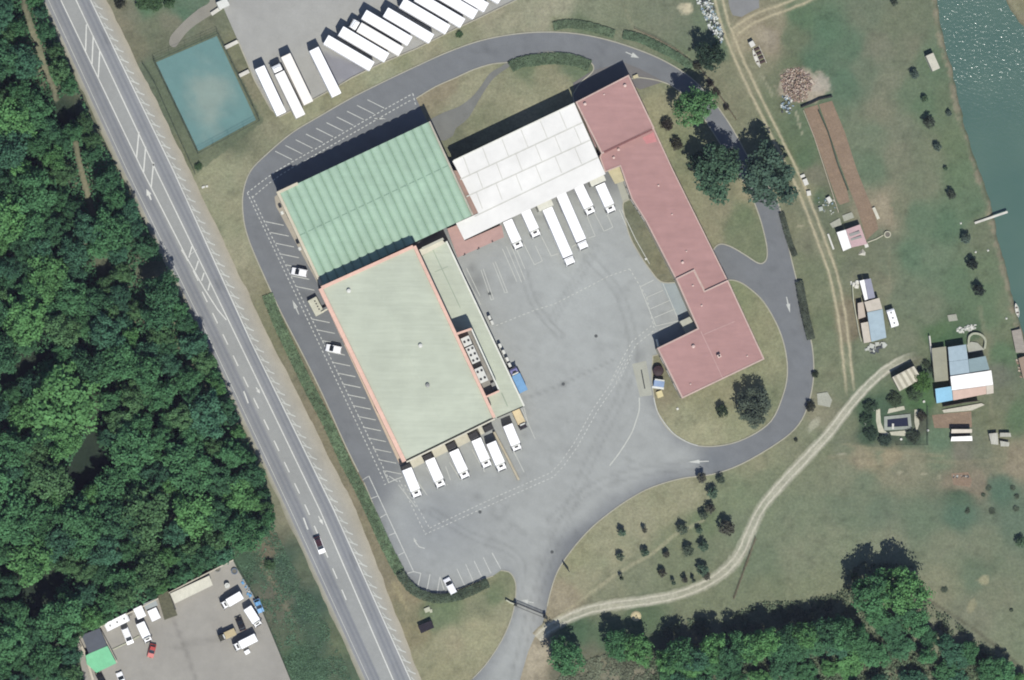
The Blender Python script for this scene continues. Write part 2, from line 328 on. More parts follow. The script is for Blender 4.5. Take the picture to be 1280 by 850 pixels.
def vnoise(x, y, sc, seed):
    r = np.random.RandomState(seed).rand(256, 256); x = np.asarray(x)/sc; y = np.asarray(y)/sc
    xi = np.floor(x).astype(int); yi = np.floor(y).astype(int); fx = x-xi; fy = y-yi; fx = fx*fx*(3-2*fx); fy = fy*fy*(3-2*fy)
    g = lambda i, j: r[i % 256, j % 256]
    return (g(xi, yi)*(1-fx)+g(xi+1, yi)*fx)*(1-fy)+(g(xi, yi+1)*(1-fx)+g(xi+1, yi+1)*fx)*fy
def fbm(x, y, sc, seed, o=4):
    t = 0; a = 0.5; s = 0
    for k in range(o): t = t+a*vnoise(x, y, sc/2**k, seed+k); s += a; a *= 0.6
    return t/s
def lc(r, g, b): return np.array([lin(r)/.985, lin(g), lin(b)/1.03])/GAIN
SOIL_L = [(1006, 136), (1022, 131), (1036, 170), (1059, 236), (1064, 262), (1049, 262), (1030, 213)]
# blots of bare earth, rubble, moss ...: x, y, rx, ry, angle, colour, strength
BLOTS = [(858, 10, 9, 8, 0, (205, 190, 165), .9), (1003, 108, 30, 22, 10, (182, 160, 148), .95), (1024, 106, 15, 13, 10, (170, 158, 150), .9), (955, 46, 14, 9, 30, (166, 148, 130), .55), (925, 48, 14, 14, 0, (160, 146, 124), .5),
 (1088, 577, 22, 4, 0, (158, 146, 122), .5), (1115, 569, 16, 4, -4, (164, 142, 116), .5), (1107, 265, 9, 20, -20, (165, 145, 125), .7),
 (668, 825, 14, 22, 30, (176, 160, 142), .7), (700, 745, 9, 12, 0, (160, 144, 122), .4), (1229, 725, 8, 6, 0, (165, 155, 125), .8), (795, 770, 7, 5, 0, (205, 190, 150), 1),
 (1215, 757, 6, 10, 20, (155, 148, 118), .6), (1022, 560, 3, 14, 40, (175, 168, 150), .7), (1018, 530, 5, 12, 40, (180, 174, 158), .6), (1052, 568, 5, 2, 0, (165, 160, 140), .8), (1125, 591, 4, 2, 0, (175, 168, 145), .8), (1155, 592, 4, 2, 0, (170, 163, 142), .7), (1174, 596, 3, 2, 0, (170, 163, 142), .7),
 (1110, 830, 60, 16, 10, (138, 122, 106), .5), (1215, 838, 40, 16, 10, (140, 124, 108), .6), (930, 812, 22, 14, 0, (140, 122, 108), .5), (800, 842, 60, 12, 0, (142, 132, 116), .5), (740, 830, 30, 8, -10, (140, 130, 112), .5),
 (335, 715, 6, 30, -28, (142, 128, 108), .5), (355, 755, 5, 26, -28, (125, 118, 100), .5), (470, 720, 4, 30, -27, (165, 150, 118), .5), (500, 745, 3, 26, -27, (172, 155, 120), .6), (815, 468, 3, 14, 0, (120, 115, 95), .5)]
TRAILS = [([(30, -20), (31, 10), (42, 42), (52, 70), (60, 95), (68, 112), (70, 124)], 3.2, (136, 132, 112), .7), ([(95, 180), (100, 205), (108, 235), (114, 258), (117, 268)], 3.2, (140, 134, 112), .75),
 ([(688, 780), (740, 740), (780, 712), (815, 692), (845, 668), (880, 650)], 2.2, (165, 158, 132), .6), ([(925, 700), (936, 680)], 2, (120, 105, 88), .5), ([(917, 748), (930, 712), (944, 675)], 1.2, (112, 100, 84), .7),
 ([(1152, 745), (1185, 765), (1222, 790), (1260, 820), (1290, 850)], 2.2, (92, 90, 76), .7), ([(900, 92), (925, 150), (950, 195)], 1.0, (150, 138, 118), .3), ([(793, 38), (845, 62), (872, 84)], 1.2, (165, 150, 128), .6), ([(780, 8), (790, 30), (796, 42)], 1.5, (140, 134, 112), .5),
 ([(950, 92), (960, 108), (966, 120)], 1.5, (165, 158, 138), .5), ([(995, 140), (1003, 168)], 1.2, (170, 165, 145), .7), ([(1036, 572), (1100, 571), (1200, 578), (1290, 570)], 3, (140, 132, 110), .35), ([(998, 283), (1008, 281)], 1, (165, 155, 132), .7),
 ([(1112, 310), (1112, 360)], 2, (150, 140, 118), .2), ([(1225, 385), (1232, 430), (1240, 520)], 3, (135, 130, 110), .35), ([(1055, 555), (1130, 566), (1180, 570)], 2, (150, 140, 115), .4)]
def gcol(x, y):
    x = np.asarray(x, float); y = np.asarray(y, float)
    wx = x+10*(fbm(x, y, 45, 11)-.5)+7*(fbm(x, y, 12, 21)-.5); wy = y+10*(fbm(x, y, 45, 31)-.5)+7*(fbm(x, y, 12, 41)-.5)
    out = np.zeros((len(x), 3))
    for a in range(0, len(x), 20000):
        dx = wx[a:a+20000, None]-GPOS[None, :, 0]; dy = wy[a:a+20000, None]-GPOS[None, :, 1]
        w = 1/(dx*dx+dy*dy+30)**2.2; out[a:a+20000] = (w@GCOL)/w.sum(1)[:, None]
    for bx, by, rx, ry, ang, c, s in BLOTS:
        ca, sa = math.cos(math.radians(ang)), math.sin(math.radians(ang)); dx, dy = x-bx, y-by
        d = np.hypot((dx*ca+dy*sa)/rx, (-dx*sa+dy*ca)/ry); d = d+1.1*(fbm(x, y, 9, int(bx))-.5)
        k = (s*(1-sstep(.55, 1.15, d)))[:, None]; out = out*(1-k)+lc(*c)*k
    for pts, w, c, s in TRAILS:
        d = distpoly(x, y, smooth(pts, False, 4)); d = d+3*(fbm(x, y, 6, int(pts[0][0]))-.5)
        k = (s*(1-sstep(w*.5, w*1.3, d)))[:, None]; out = out*(1-k)+lc(*c)*k
    # river banks: stones and washed earth
    for ln in (RIVER_L, RIVER_R):
        d = distpoly(x, y, ln); nb = fbm(x, y, 9, 77); k = ((1-sstep(1.5, 7+6*(nb-.5), d+4*(fbm(x, y, 4, 5)-.5)))*(.35+.9*sstep(.45, .62, nb)))[:, None]; k = np.clip(k, 0, 1)
        out = out*(1-k)+lc(138, 130, 112)*k
    # colour wander of dry and green turf
    n = fbm(x, y, 26, 91)-.5; out = out*(1+np.c_[n*.20, n*.05, n*.10]); n2 = fbm(x, y, 5, 191, 3)-.5; out = out*(1+np.c_[n2*.26, n2*.22, n2*.22])
    n3 = np.clip(fbm(x, y, 11, 391, 3)-.56, 0, 1); out = out*(1-n3[:, None]*.7)
    q = inpoly(x+3*(fbm(x, y, 9, 2)-.5), y+3*(fbm(x, y, 9, 3)-.5), [(178, 80), (270, 38), (330, 152), (246, 216)]); out[q] = out[q]*.25+.75*lc(96, 106, 86)*(.8+.45*fbm(x[q], y[q], 6, 44))[:, None]
    gr = out.mean(1)[:, None]; out = (out*.80+gr*.20*np.array([1.0, 1.02, .92]))*np.array([1.11, 1.16, 1.07]); out[:, 0] = np.minimum(out[:, 0], out[:, 1]*1.13)
    return np.clip(out, .004, .8)

GM = mat('turf', attr=True, rough=.95, var=.17, scale=1.5, var2=.07, scale2=.4, spec=.08, bump=.10, bscale=2.2)
# ---- ground: one sheet, fine near the site, coarse out to the horizon; the river bed is cut into it
def axis(lo, hi, step, far): 
    a = list(np.arange(lo, hi+step/2, step)); s = step; v = lo; pre = []
    while v > -far: s *= 1.5; v -= s; pre.append(v)
    s = step; v = hi; post = []
    while v < far: s *= 1.5; v += s; post.append(v)
    return np.array(pre[::-1]+a+post)
gx = axis(-150, 156, .5, 4000); gy = axis(-104, 104, .5, 4000); X, Y = np.meshgrid(gx, gy); nx, ny = len(gx), len(gy)
xf, yf = X.ravel(), Y.ravel(); px, py = xf/S+640, 425-yf/S
RIV = RIVER_L+RIVER_R[::-1]
inside = inpoly(px, py, RIV); near = (px > 1100) & (np.abs(py) < 1600); dl = np.full(len(px), 1e3); dl[near] = np.minimum(distpoly(px[near], py[near], RIVER_L), distpoly(px[near], py[near], RIVER_R))*S
wob = 0.5*(fbm(px, py, 14, 333)-.5)*2
sd = np.where(inside, dl, -dl)+wob
zz = -1.9*sstep(-.9, 2.6, sd)
farm = (np.abs(px-640) > 900) | (np.abs(py-425) > 620)
cols = np.zeros((len(px), 3)); cols[~farm] = gcol(px[~farm], py[~farm]); fc = lc(96, 112, 86); cols[farm] = fc*(0.75+.5*fbm(px[farm], py[farm], 260, 3))[:, None]
k = sstep(.0, 1.0, sd)[:, None]; cols = cols*(1-k)+lc(92, 96, 78)*k
gmb = MB(); gmb.v = list(zip(xf.tolist(), yf.tolist(), zz.tolist()))
me = bpy.data.meshes.new('ground')
ii = (np.arange(ny-1)[:, None]*nx+np.arange(nx-1)[None, :]).ravel()
me.vertices.add(len(xf)); me.vertices.foreach_set('co', np.c_[xf, yf, zz].astype(np.float32).ravel())
me.loops.add(4*len(ii)); me.loops.foreach_set('vertex_index', np.c_[ii, ii+1, ii+nx+1, ii+nx].astype(np.int32).ravel())
me.polygons.add(len(ii)); me.polygons.foreach_set('loop_start', (np.arange(len(ii))*4).astype(np.int32)); 
me.update(calc_edges=True); me.validate()
ca = me.color_attributes.new('Col', 'FLOAT_COLOR', 'POINT'); ca.data.foreach_set('color', np.c_[cols, np.ones(len(cols))].astype(np.float32).ravel())
me.polygons.foreach_set('use_smooth', [True]*len(me.polygons)); me.materials.append(GM)
g = bpy.data.objects.new('ground', me); COL.objects.link(g); tag(g, kind='structure')

# ---- river water
wm = bpy.data.materials.new('river_water'); wm.use_nodes = True; n = wm.node_tree; b = n.nodes['Principled BSDF']
pos = n.nodes.new('ShaderNodeNewGeometry').outputs['Position']
nz1 = n.nodes.new('ShaderNodeTexNoise'); nz1.inputs['Scale'].default_value = .05; nz1.inputs['Detail'].default_value = 3; n.links.new(pos, nz1.inputs['Vector'])
rp = n.nodes.new('ShaderNodeValToRGB'); rp.color_ramp.elements[0].position = .3; rp.color_ramp.elements[0].color = (*A(82, 112, 104), 1); rp.color_ramp.elements[1].position = .7; rp.color_ramp.elements[1].color = (*A(94, 121, 110), 1)
n.links.new(nz1.outputs['Fac'], rp.inputs[0]); n.links.new(rp.outputs[0], b.inputs['Base Color'])
n.nodes.remove(b); b = n.nodes.new('ShaderNodeBsdfDiffuse'); n.links.new(rp.outputs[0], b.inputs['Color'])
gl = n.nodes.new('ShaderNodeBsdfGlossy'); gl.inputs['Roughness'].default_value = .17; mxs = n.nodes.new('ShaderNodeMixShader'); mxs.inputs[0].default_value = .032
n.links.new(b.outputs[0], mxs.inputs[1]); n.links.new(gl.outputs[0], mxs.inputs[2]); n.links.new(mxs.outputs[0], n.nodes['Material Output'].inputs['Surface']); b = gl
w1 = n.nodes.new('ShaderNodeTexNoise'); w1.inputs['Scale'].default_value = 1.0; w1.inputs['Detail'].default_value = 3; w1.inputs['Roughness'].default_value = .55
mp = n.nodes.new('ShaderNodeMapping'); mp.inputs['Rotation'].default_value = (0, 0, math.radians(25)); mp.inputs['Scale'].default_value = (1.0, 1.5, 1); n.links.new(pos, mp.inputs[0]); n.links.new(mp.outputs[0], w1.inputs['Vector'])
# the wind ruffles only part of the surface
w2 = n.nodes.new('ShaderNodeTexNoise'); w2.inputs['Scale'].default_value = .028; w2.inputs['Detail'].default_value = 2; n.links.new(pos, w2.inputs['Vector'])
mr = n.nodes.new('ShaderNodeSeparateXYZ'); n.links.new(pos, mr.inputs[0])
rg = n.nodes.new('ShaderNodeMapRange'); rg.inputs['From Min'].default_value = 15; rg.inputs['From Max'].default_value = 66; rg.inputs['To Min'].default_value = .0; rg.inputs['To Max'].default_value = .295; n.links.new(mr.outputs['Y'], rg.inputs['Value'])
bp = n.nodes.new('ShaderNodeBump'); bp.inputs['Distance'].default_value = 1.15; n.links.new(rg.outputs[0], bp.inputs['Strength']); n.links.new(w1.outputs['Fac'], bp.inputs['Height']); n.links.new(bp.outputs[0], b.inputs['Normal'])
mb = MB(); L = smooth(RIVER_L, False, 3); R = smooth(RIVER_R, False, 3); nn = min(len(L), len(R))
a = mb.add([P(x-14, y)-Vector((0, 0, .75)) for x, y in L[:nn]]); c = mb.add([P(x+14, y)-Vector((0, 0, .75)) for x, y in R[:nn]])
for i in range(nn-1): mb.face((a+i+1, c+i+1, c+i, a+i))
tag(mb.build('river_water', wm, recalc=False), kind='structure')

# ---- highway
def rstrip(name, lft, rgt, z, colfn, m, y0=-400, y1=1300, nseg=90, nc=6):
    lx = lambda ln, y: float(np.interp(y, [p[1] for p in ln], [p[0] for p in ln]))
    mb = MB(); vx, vy = [], []
    for i in range(nseg+1):
        y = y0+(y1-y0)*i/nseg
        for k in range(nc+1):
            t = k/nc; x = lx(lft, y)*(1-t)+lx(rgt, y)*t; vx.append(x); vy.append(y)
            p = P(x, y); mb.v.append((p.x, p.y, z))
    for i in range(nseg):
        for k in range(nc):
            q = i*(nc+1)+k; mb.face((q, q+nc+1, q+nc+2, q+1))
    c = colfn(np.array(vx), np.array(vy), np.tile(np.arange(nc+1)/nc, nseg+1)); c = np.c_[c, np.ones(len(vx))]
    return tag(mb.build(name, m, recalc=False, cols=c), kind='structure')
ASPH = mat('asphalt', attr=True, rough=.9, var=.05, scale=1.3, var2=.05, scale2=.12, spec=.15)
dark, pale, mid = lc(146, 149, 152), lc(174, 174, 167), lc(161, 164, 162)
def road_col(x, y, t):
    # wheel-polished lanes are darker than the middle
    def at(ln): return np.interp(y, [p[1] for p in ln], [p[0] for p in ln])
    le, ce, ri = at(R_LEDGE), at(R_CEN), at(R_RIGHT); ml = np.where(y < 340, ce-18.5, le+ (ce-le)*.45)
    c = np.tile(mid, (len(x), 1)); k = ((1-sstep(-1, 1.5, x-ml)))[:, None]*.9; c = c*(1-k)+dark*k
    k = sstep(0, 2, x-ce-1)[:, None]*.85; c = c*(1-k)+lc(150, 153, 156)*k
    for off, base in ((6.5, le), (12.5, le), (6.5, ce+1), (12.5, ce+1)):
        k = (np.exp(-((x-base-off)/1.9)**2)*.55)[:, None]; c = c*(1-k)+lc(118, 124, 132)*k
    for pp in ([(434, 690), (444, 688), (452, 706), (442, 712)], [(268, 352), (276, 352), (280, 362), (272, 364)], [(310, 405), (318, 404), (322, 414), (314, 416)], [(128, 40), (134, 39), (140, 56), (133, 58)]):
        q = inpoly(x, y, pp); c[q] = c[q]*.86
    return c*(1+(fbm(x, y, 60, 8)-.5)[:, None]*.12)*(1+(fbm(x+y*.47, (y-x*2.1)*.08, 5, 88)-.5)[:, None]*.10)
rstrip('road', R_LEFT, R_RIGHT, .035, road_col, ASPH, nc=60, nseg=300)
def sh_col(x, y, t):
    c = lc(168, 170, 166)*(1-t[:, None])+lc(176, 170, 152)*t[:, None]; n = fbm(x, y, 8, 66)-.5; return c*(1+n[:, None]*.22)
R_SHOJ = [(x+5*(fbm(np.array([x*1.]), np.array([y*1.]), 14, 5)[0]-.5), y) for y in range(-400, 1301, 6) for x in [np.interp(y, [p[1] for p in R_SHO], [p[0] for p in R_SHO])]]
rstrip('road_shoulder', R_RIGHT, R_SHOJ, .03, sh_col, ASPH, nc=12, nseg=300)
def vg_col(x, y, t):
    c = lc(150, 148, 128)*(1-t[:, None])+lc(170, 170, 160)*t[:, None]; n = fbm(x, y, 7, 67)-.5; return c*(1+n[:, None]*.3)
R_VJ = [(x-6+6*(fbm(np.array([x*1.]), np.array([y*1.]), 12, 9)[0]-.5), y) for y in range(-400, 1301, 6) for x in [np.interp(y, [p[1] for p in R_LEFT], [p[0] for p in R_LEFT])]]
rstrip('road_verge', R_VJ, R_LEFT, .02, vg_col, ASPH, nc=5, nseg=300)

# ---- yard and access drive
LIGHT = [(508, 590), (517, 300), (560, 300), (660, 255), (778, 240), (800, 300), (850, 370), (880, 420), (830, 430), (815, 500), (845, 550), (872, 562), (872, 590), (835, 590), (760, 628), (700, 672), (678, 720), (668, 790), (650, 900), (560, 940), (640, 770), (634, 715), (600, 735), (540, 735), (505, 705), (480, 640)]
RUTS = [([(640, 860), (665, 760), (690, 680), (740, 560), (780, 480), (790, 420), (770, 360)], 8, -.0), ([(600, 640), (690, 600), (760, 500)], 10, .0)]
def yard_col(x, y):
    d = distpoly(x, y, LIGHT, True); ins = inpoly(x, y, LIGHT); sdv = np.where(ins, d, -d)+14*(fbm(x, y, 40, 15)-.5)
    k = sstep(-20, 16, sdv)[:, None]; c = lc(125, 129, 132)*(1-k)+lc(167, 171, 169)*k
    ctr = np.exp(-(((x-730)/90)**2+((y-370)/110)**2))[:, None]*.8; c = c*(1-ctr)+lc(177, 182, 180)*ctr
    sw = np.exp(-(((x-545)/60)**2+((y-650)/60)**2))[:, None]*.8; c = c*(1-sw)+lc(151, 156, 158)*sw
    th = np.exp(-(((x-668)/14)**2+((y-790)/70)**2))[:, None]*.5; c = c*(1-th)+lc(176, 178, 174)*th
    n = fbm(x, y, 50, 51)-.5; c = c*(1+n[:, None]*.13)
    n = fbm(x+y*.5, (y-x*.5)*3.0, 24, 52)-.5; c = c*(1+n[:, None]*.14)
    st = np.clip(fbm(x, y, 16, 53)-.62, 0, 1)[:, None]*.6; c = c*(1-st)
    # spilled oil and standing marks by the docks
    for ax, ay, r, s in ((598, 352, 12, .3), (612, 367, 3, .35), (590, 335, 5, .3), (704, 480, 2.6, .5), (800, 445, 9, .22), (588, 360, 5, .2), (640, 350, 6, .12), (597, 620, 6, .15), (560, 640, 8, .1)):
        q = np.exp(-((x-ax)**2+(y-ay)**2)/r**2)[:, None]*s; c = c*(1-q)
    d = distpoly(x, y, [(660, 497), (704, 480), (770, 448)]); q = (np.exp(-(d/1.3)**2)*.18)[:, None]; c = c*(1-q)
    for pts_, w_, s_ in (([(640, 870), (660, 780), (678, 720), (705, 650), (745, 560), (778, 490), (792, 440), (775, 370), (735, 320)], 5, .07), ([(628, 800), (652, 720), (640, 690), (590, 670), (540, 640)], 4, .06), ([(880, 580), (800, 590), (740, 610), (690, 650)], 5, .07), ([(700, 420), (668, 380), (655, 340)], 4, .08), ([(690, 400), (720, 350), (745, 310)], 4, .06)):
        sp = smooth(pts_, False, 4); d = distpoly(x, y, sp)+1.5*(fbm(x, y, 12, 3)-.5)
        for o_ in (w_, -w_): q = (np.exp(-((d-abs(o_))/1.6)**2)*s_)[:, None]; c = c*(1-q)
    # worn aisle at the east
    q = (np.exp(-(((x-890)/22)**2+((y-578)/14)**2))*.3)[:, None]; c = c*(1-q)+lc(132, 140, 146)*q
    return c
YD = mat('yard_paving', attr=True, rough=.92, var=.055, scale=2.6, var2=.05, scale2=.35, spec=.12)
holes = [ISL_N, ISL_NE, ISL_SE, ISL_MID]
sheet('yard_pavement', YARD_OUT, .03, yard_col, YD, holes, spacing=.7)
def top_col(x, y):
    c = np.tile(lc(171, 172, 168), (len(x), 1)); k = sstep(-2, 5, np.where(inpoly(x, y, [(399, 62), (470, 84), (428, 110), (414, 106)]), 1, -1)*distpoly(x, y, [(399, 62), (470, 84), (428, 110), (414, 106)], True))[:, None]*.8; c = c*(1-k)+lc(136, 138, 148)*k; n = fbm(x, y, 30, 71)-.5; c = c*(1+n[:, None]*.16)
    n = fbm(x*2, y*.5, 12, 72)-.5; return c*(1+n[:, None]*.12)
sheet('truck_park', TOPLOT, .03, top_col, YD, spacing=1.2)
def sw_col(x, y):
    c = np.tile(lc(165, 163, 156), (len(x), 1)); n = fbm(x, y, 34, 81)-.5; c = c*(1+n[:, None]*.2)
    d = distpoly(x, y, [(215, 770), (232, 812), (245, 850)]); q = (np.exp(-(d/2)**2)*.25)[:, None]; c = c*(1-q)
    d = distpoly(x, y, [(218, 810), (260, 800), (320, 790)]); q = (np.exp(-(d/4)**2)*.14*fbm(x, y, 9, 3)/.5)[:, None]; return c*(1-q)
sheet('depot_pavement', SWLOT, .03, sw_col, YD, spacing=1.0)
sheet('footpath', smooth([(636, 76), (625, 84), (612, 92), (601, 108), (589, 122), (574, 133), (556, 140), (540, 148)], False, 3)+[(536, 152), (548, 175), (556, 176), (566, 170)]+smooth([(570, 160), (585, 148), (597, 128), (608, 110), (618, 97), (634, 85), (645, 78)], False, 3), .036, lambda x, y: np.tile(lc(128, 130, 126), (len(x), 1))*(1+(fbm(x, y, 9, 4)-.5)[:, None]*.3), YD, spacing=.8)
sheet('side_apron', [(716, 104), (741, 88), (780, 78), (800, 86), (830, 102), (800, 112), (786, 104), (722, 128)], .038, lambda x, y: np.tile(lc(122, 121, 120), (len(x), 1))*(1+(fbm(x, y, 9, 4)-.5)[:, None]*.2), YD, spacing=1)
sheet('gravel_lane', smooth([(262, 2), (250, 10), (235, 22), (222, 35), (213, 46), (212, 56), (219, 59), (226, 50), (236, 38), (252, 26), (268, 16), (276, 6), (280, -20), (262, -20)], True, 3), .036, lambda x, y: np.tile(lc(150, 148, 138), (len(x), 1))*(1+(fbm(x, y, 9, 4)-.5)[:, None]*.2), YD, spacing=1)
sheet('tarmac_patch', [(909, -60), (948, -60), (949, 12), (944, 20), (930, 22), (916, 19), (911, 8)], .036, lambda x, y: np.tile(lc(140, 142, 142), (len(x), 1))*(1+(fbm(x, y, 9, 4)-.5)[:, None]*.15), YD, spacing=1)
sheet('wall_footway', [(343, 246), (352, 240), (408, 352), (404, 370), (396, 352), (345, 258)], .045, lambda x, y: np.tile(lc(178, 172, 158), (len(x), 1)), YD, spacing=1.5)
sheet('wall_footway', [(403, 372), (399, 364), (404, 362), (506, 578), (500, 582)], .047, lambda x, y: np.tile(lc(206, 188, 168), (len(x), 1)), YD, spacing=1.5)
sheet('terrace_paving', [(776, 206), (790, 248), (779, 254), (772, 232), (766, 214)], .045, lambda x, y: np.tile(lc(178, 180, 168), (len(x), 1)), YD, spacing=1)
sheet('side_footway', [(826, 354), (845, 352), (875, 410), (856, 420), (851, 407)], .05, lambda x, y: np.tile(lc(160, 170, 172), (len(x), 1)), YD, spacing=1)
# concrete weighbridge pad
sheet('concrete_pad', [(790, 455), (807.5, 451), (815.5, 494), (800, 496)], .055, lambda x, y: np.tile(lc(178, 180, 168), (len(x), 1))*(1+(fbm(x, y, 9, 4)-.5)[:, None]*.15), YD, spacing=1)
# sports court
def court_col(x, y):
    c = np.tile(lc(112, 148, 146), (len(x), 1)); wob = 1.0*(fbm(x, y, 22, 6)-.5); d = np.hypot((x-262)/38, (y-120)/52)+wob
    k = (1-sstep(.2, 1.15, d))[:, None]*.9; c = c*(1-k)+lc(146, 164, 156)*k; return c*(1+(fbm(x, y, 10, 4)-.5)[:, None]*.10)
sheet('sports_court', SPORT, .04, court_col, YD, spacing=.8)
def soil_col(x, y):
    c = np.tile(lc(148, 130, 112), (len(x), 1)); n = fbm(x, y, 9, 7)-.5; c = c*(1+n[:, None]*.25)
    t = ((x-1006)*.37+(y-136)*.93) % 34; q = (np.exp(-((t-20)/1.2)**2)*.35)[:, None]; c = c*(1-q)+lc(172, 150, 128)*q; return c
SOILM = mat('tilled_soil', attr=True, rough=.97, var=.16, scale=2.2, var2=.06, scale2=.5, spec=.05, bump=.12, bscale=2.5)
sheet('soil_plot', [(1005, 136), (1022, 131), (1034, 165), (1049, 208), (1058, 234), (1062, 252), (1050, 256), (1046, 250), (1030, 205)], .04, soil_col, SOILM, spacing=.7)
sheet('soil_plot', [(1023.5, 130.5), (1040, 126), (1056, 165), (1071, 212), (1084, 245), (1092, 263), (1098, 286), (1083, 300), (1079, 285), (1072, 262), (1060, 232), (1050, 205), (1036, 165)], .04, soil_col, SOILM, spacing=.7)
sheet('soil_plot', [(1165, 519), (1190, 516), (1214, 514), (1215, 534), (1190, 535), (1168, 535)], .04, soil_col, SOILM, spacing=.7)
sheet('soil_plot', [(1189, 592), (1210, 590), (1215, 600), (1213, 609), (1192, 606)], .04, soil_col, SOILM, spacing=.7)

# ---- dirt and gravel tracks
def track(name, pts, half, ruts, pale_c, mid_k, z=.046):
    pts = smooth(pts, False, 6); V = [P(x, y) for x, y in pts]; offs = np.array([-1.0, -.86, -.72, -.6, -.48, -.36, -.24, -.12, 0, .12, .24, .36, .48, .6, .72, .86, 1.0]); mb = MB(); vx, vy, kk = [], [], []
    # resample finely
    W = []; 
    for a, b in zip(V, V[1:]):
        m = max(1, int((b-a).length/.8))
        for i in range(m): W.append(a.lerp(b, i/m))
    W.append(V[-1])
    Lw = len(W)
    for i, p in enumerate(W):
        a = W[max(i-2, 0)]; b = W[min(i+2, Lw-1)]; d = (b-a).normalized(); nn = Vector((-d.y, d.x, 0)); u = i/(Lw-1)
        hw = half(u) if callable(half) else half; rr = ruts(u) if callable(ruts) else ruts
        for o in offs:
            q = p+nn*o*hw; mb.v.append((q.x, q.y, z)); vx.append(q.x/S+640); vy.append(425-q.y/S)
            kk.append((o, rr, hw))
    n = len(offs)
    for i in range(Lw-1):
        for k in range(n-1): q = i*n+k; mb.face((q, q+1, q+n+1, q+n))
    vx = np.array(vx); vy = np.array(vy); o = np.array([k[0]*k[2] for k in kk]); rr = np.array([k[1] for k in kk]); hw = np.array([k[2] for k in kk])
    j = 1.1*(fbm(vx, vy, 5, 13)-.5)
    rut = np.exp(-((np.abs(o)-rr+j*.4)/.36)**2); body = (1-sstep(.55, .95, np.abs(o)/hw+j*.35))
    cen = np.where(rr < .45, 1.0, mid_k+.5*(fbm(vx, vy, 14, 17)-.5)); k = np.clip(np.maximum(rut*.95, body*cen), 0, 1)*(1-sstep(.86, .99, np.abs(o)/hw))
    uu = np.repeat(np.arange(Lw)/(Lw-1), len(offs)); k = k*(1-sstep(.9, 1.0, uu))
    base = gcol(vx, vy); c = base*(1-k[:, None])+pale_c*(1+(fbm(vx, vy, 6, 18)-.5)[:, None]*.2)*k[:, None]
    tag(mb.build(name, GM, recalc=False, cols=np.c_[c, np.ones(len(vx))]), kind='structure')
track('gravel_track', [(672, 798), (684, 787), (705, 775), (735, 763), (770, 756), (810, 751), (845, 744), (880, 731), (908, 712), (926, 690), (938, 663), (952, 635), (975, 607), (1005, 575), (1035, 543), (1058, 513), (1080, 487), (1105, 464), (1130, 449), (1150, 443)],
      lambda u: (1.85+.35*math.exp(-((u-.46)/.06)**2)) if u < .7 else 1.85-.7*(u-.7)/.3, lambda u: .72, lc(206, 203, 186), .50)
track('dirt_track', [(880, -60), (896, -10), (904, 22), (912, 45), (922, 70), (938, 105), (955, 140), (975, 180), (998, 228), (1012, 262), (1028, 305), (1042, 345), (1051, 388), (1056, 425), (1059, 455), (1062, 482), (1064, 500)], 2.2, .95, lc(190, 182, 154), .12, z=.038)
track('dirt_track', [(918, 40), (935, 28), (955, 18), (978, 10), (1003, 0), (1040, -18), (1090, -40)], 2.0, .9, lc(184, 176, 148), .2, z=.042)

# ---- kerbs
KM = mat('kerb_concrete', (178, 176, 160), rough=.9, var=.08)
mb = MB()
for isl in (ISL_N[:52], ISL_NE[:72], ISL_SE[:68], ISL_MID): mb.wall([P(*p) for p in isl], .28, 0, .13)
mb.wall([P(*p) for p in OUT_W[:-2]], .28, 0, .13); mb.wall([P(*p) for p in smooth(EXIT_L[2:], False, 3)], .25, 0, .12)
mb.wall([P(*p) for p in smooth(HEDGE_IN, False, 3)], .25, 0, .12)
mb.wall([P(*p) for p in TOPLOT[3:-2]], .3, 0, .25)
tag(mb.build('kerb', KM), kind='structure')

# ---- painted markings
WP = mat('road_paint', (222, 224, 218), rough=.7, var=.10, scale=1.5); WW = mat('worn_road_paint', (200, 203, 198), rough=.8, var=.16, scale=2.0); WF = mat('faded_road_paint', (202, 205, 198), rough=.85, var=.08, scale=2)
hw, yl, fl = MB(), MB(), MB()
rx = lambda ln, y: float(np.interp(y, [p[1] for p in ln], [p[0] for p in ln]))
def hl(pts, w=.22, m=None): ribbon_px(m or hw, pts, w, nz(.05))
hl([(x, y) for x, y in R_CEN], .26); hl(R_RIGHT, .24); hl(R_LEDGE, .14, fl)
med_l = [(x-18.7, y) for x, y in R_CEN if y <= 0]+[(76, 0), (178, 213), (234, 323)]; hl(med_l, .26); hl([(234, 323), (256, 362), (272, 387), (283, 400)], .28); hl([(238, 318), (246, 312)], .1)
hl([(227, 312), (232, 320), (235, 326)], .4)
for a, b in (((108, 30.6), (107, 63.5)), ((116.5, 44.7), (115, 80)), ((124.7, 63.5), (122.8, 96.5)), ((173.6, 164.7), (170.6, 197.6)), ((182, 183.5), (179.5, 215)), ((192, 203), (189, 234)), ((240, 308), (236, 322)), ((248, 326), (244, 338)), ((255, 341), (252, 351)), ((262.5, 353), (260, 363))):
    hl([a, b], .32)
for kk in range(-6, 16):       # left turn lane dashes
    y = 338+26.6*kk
    if y < 330 or y > 900: continue
    f = lambda yy: rx(R_CEN, yy)-(15.5 if yy > 360 else 14)
    hl([(f(y), y), (f(y+7), y+7), (f(y+13), y+13)], .28)
for y in (497, 655): hl([(rx(R_LEDGE, y)+8, y-8), (rx(R_LEDGE, y+12)+8, y+7)], .35)
y = -60
while y < 900:                 # shoulder chevrons
    x = rx(R_RIGHT, y); ribbon_px(fl, [(x+1.5, y), (x+12, y+4.5)], .3, nz(.05)); ribbon_px(fl, [(x+.5, y-5), (x+6, y+1.5)], .2, nz(.05)); y += 13.4
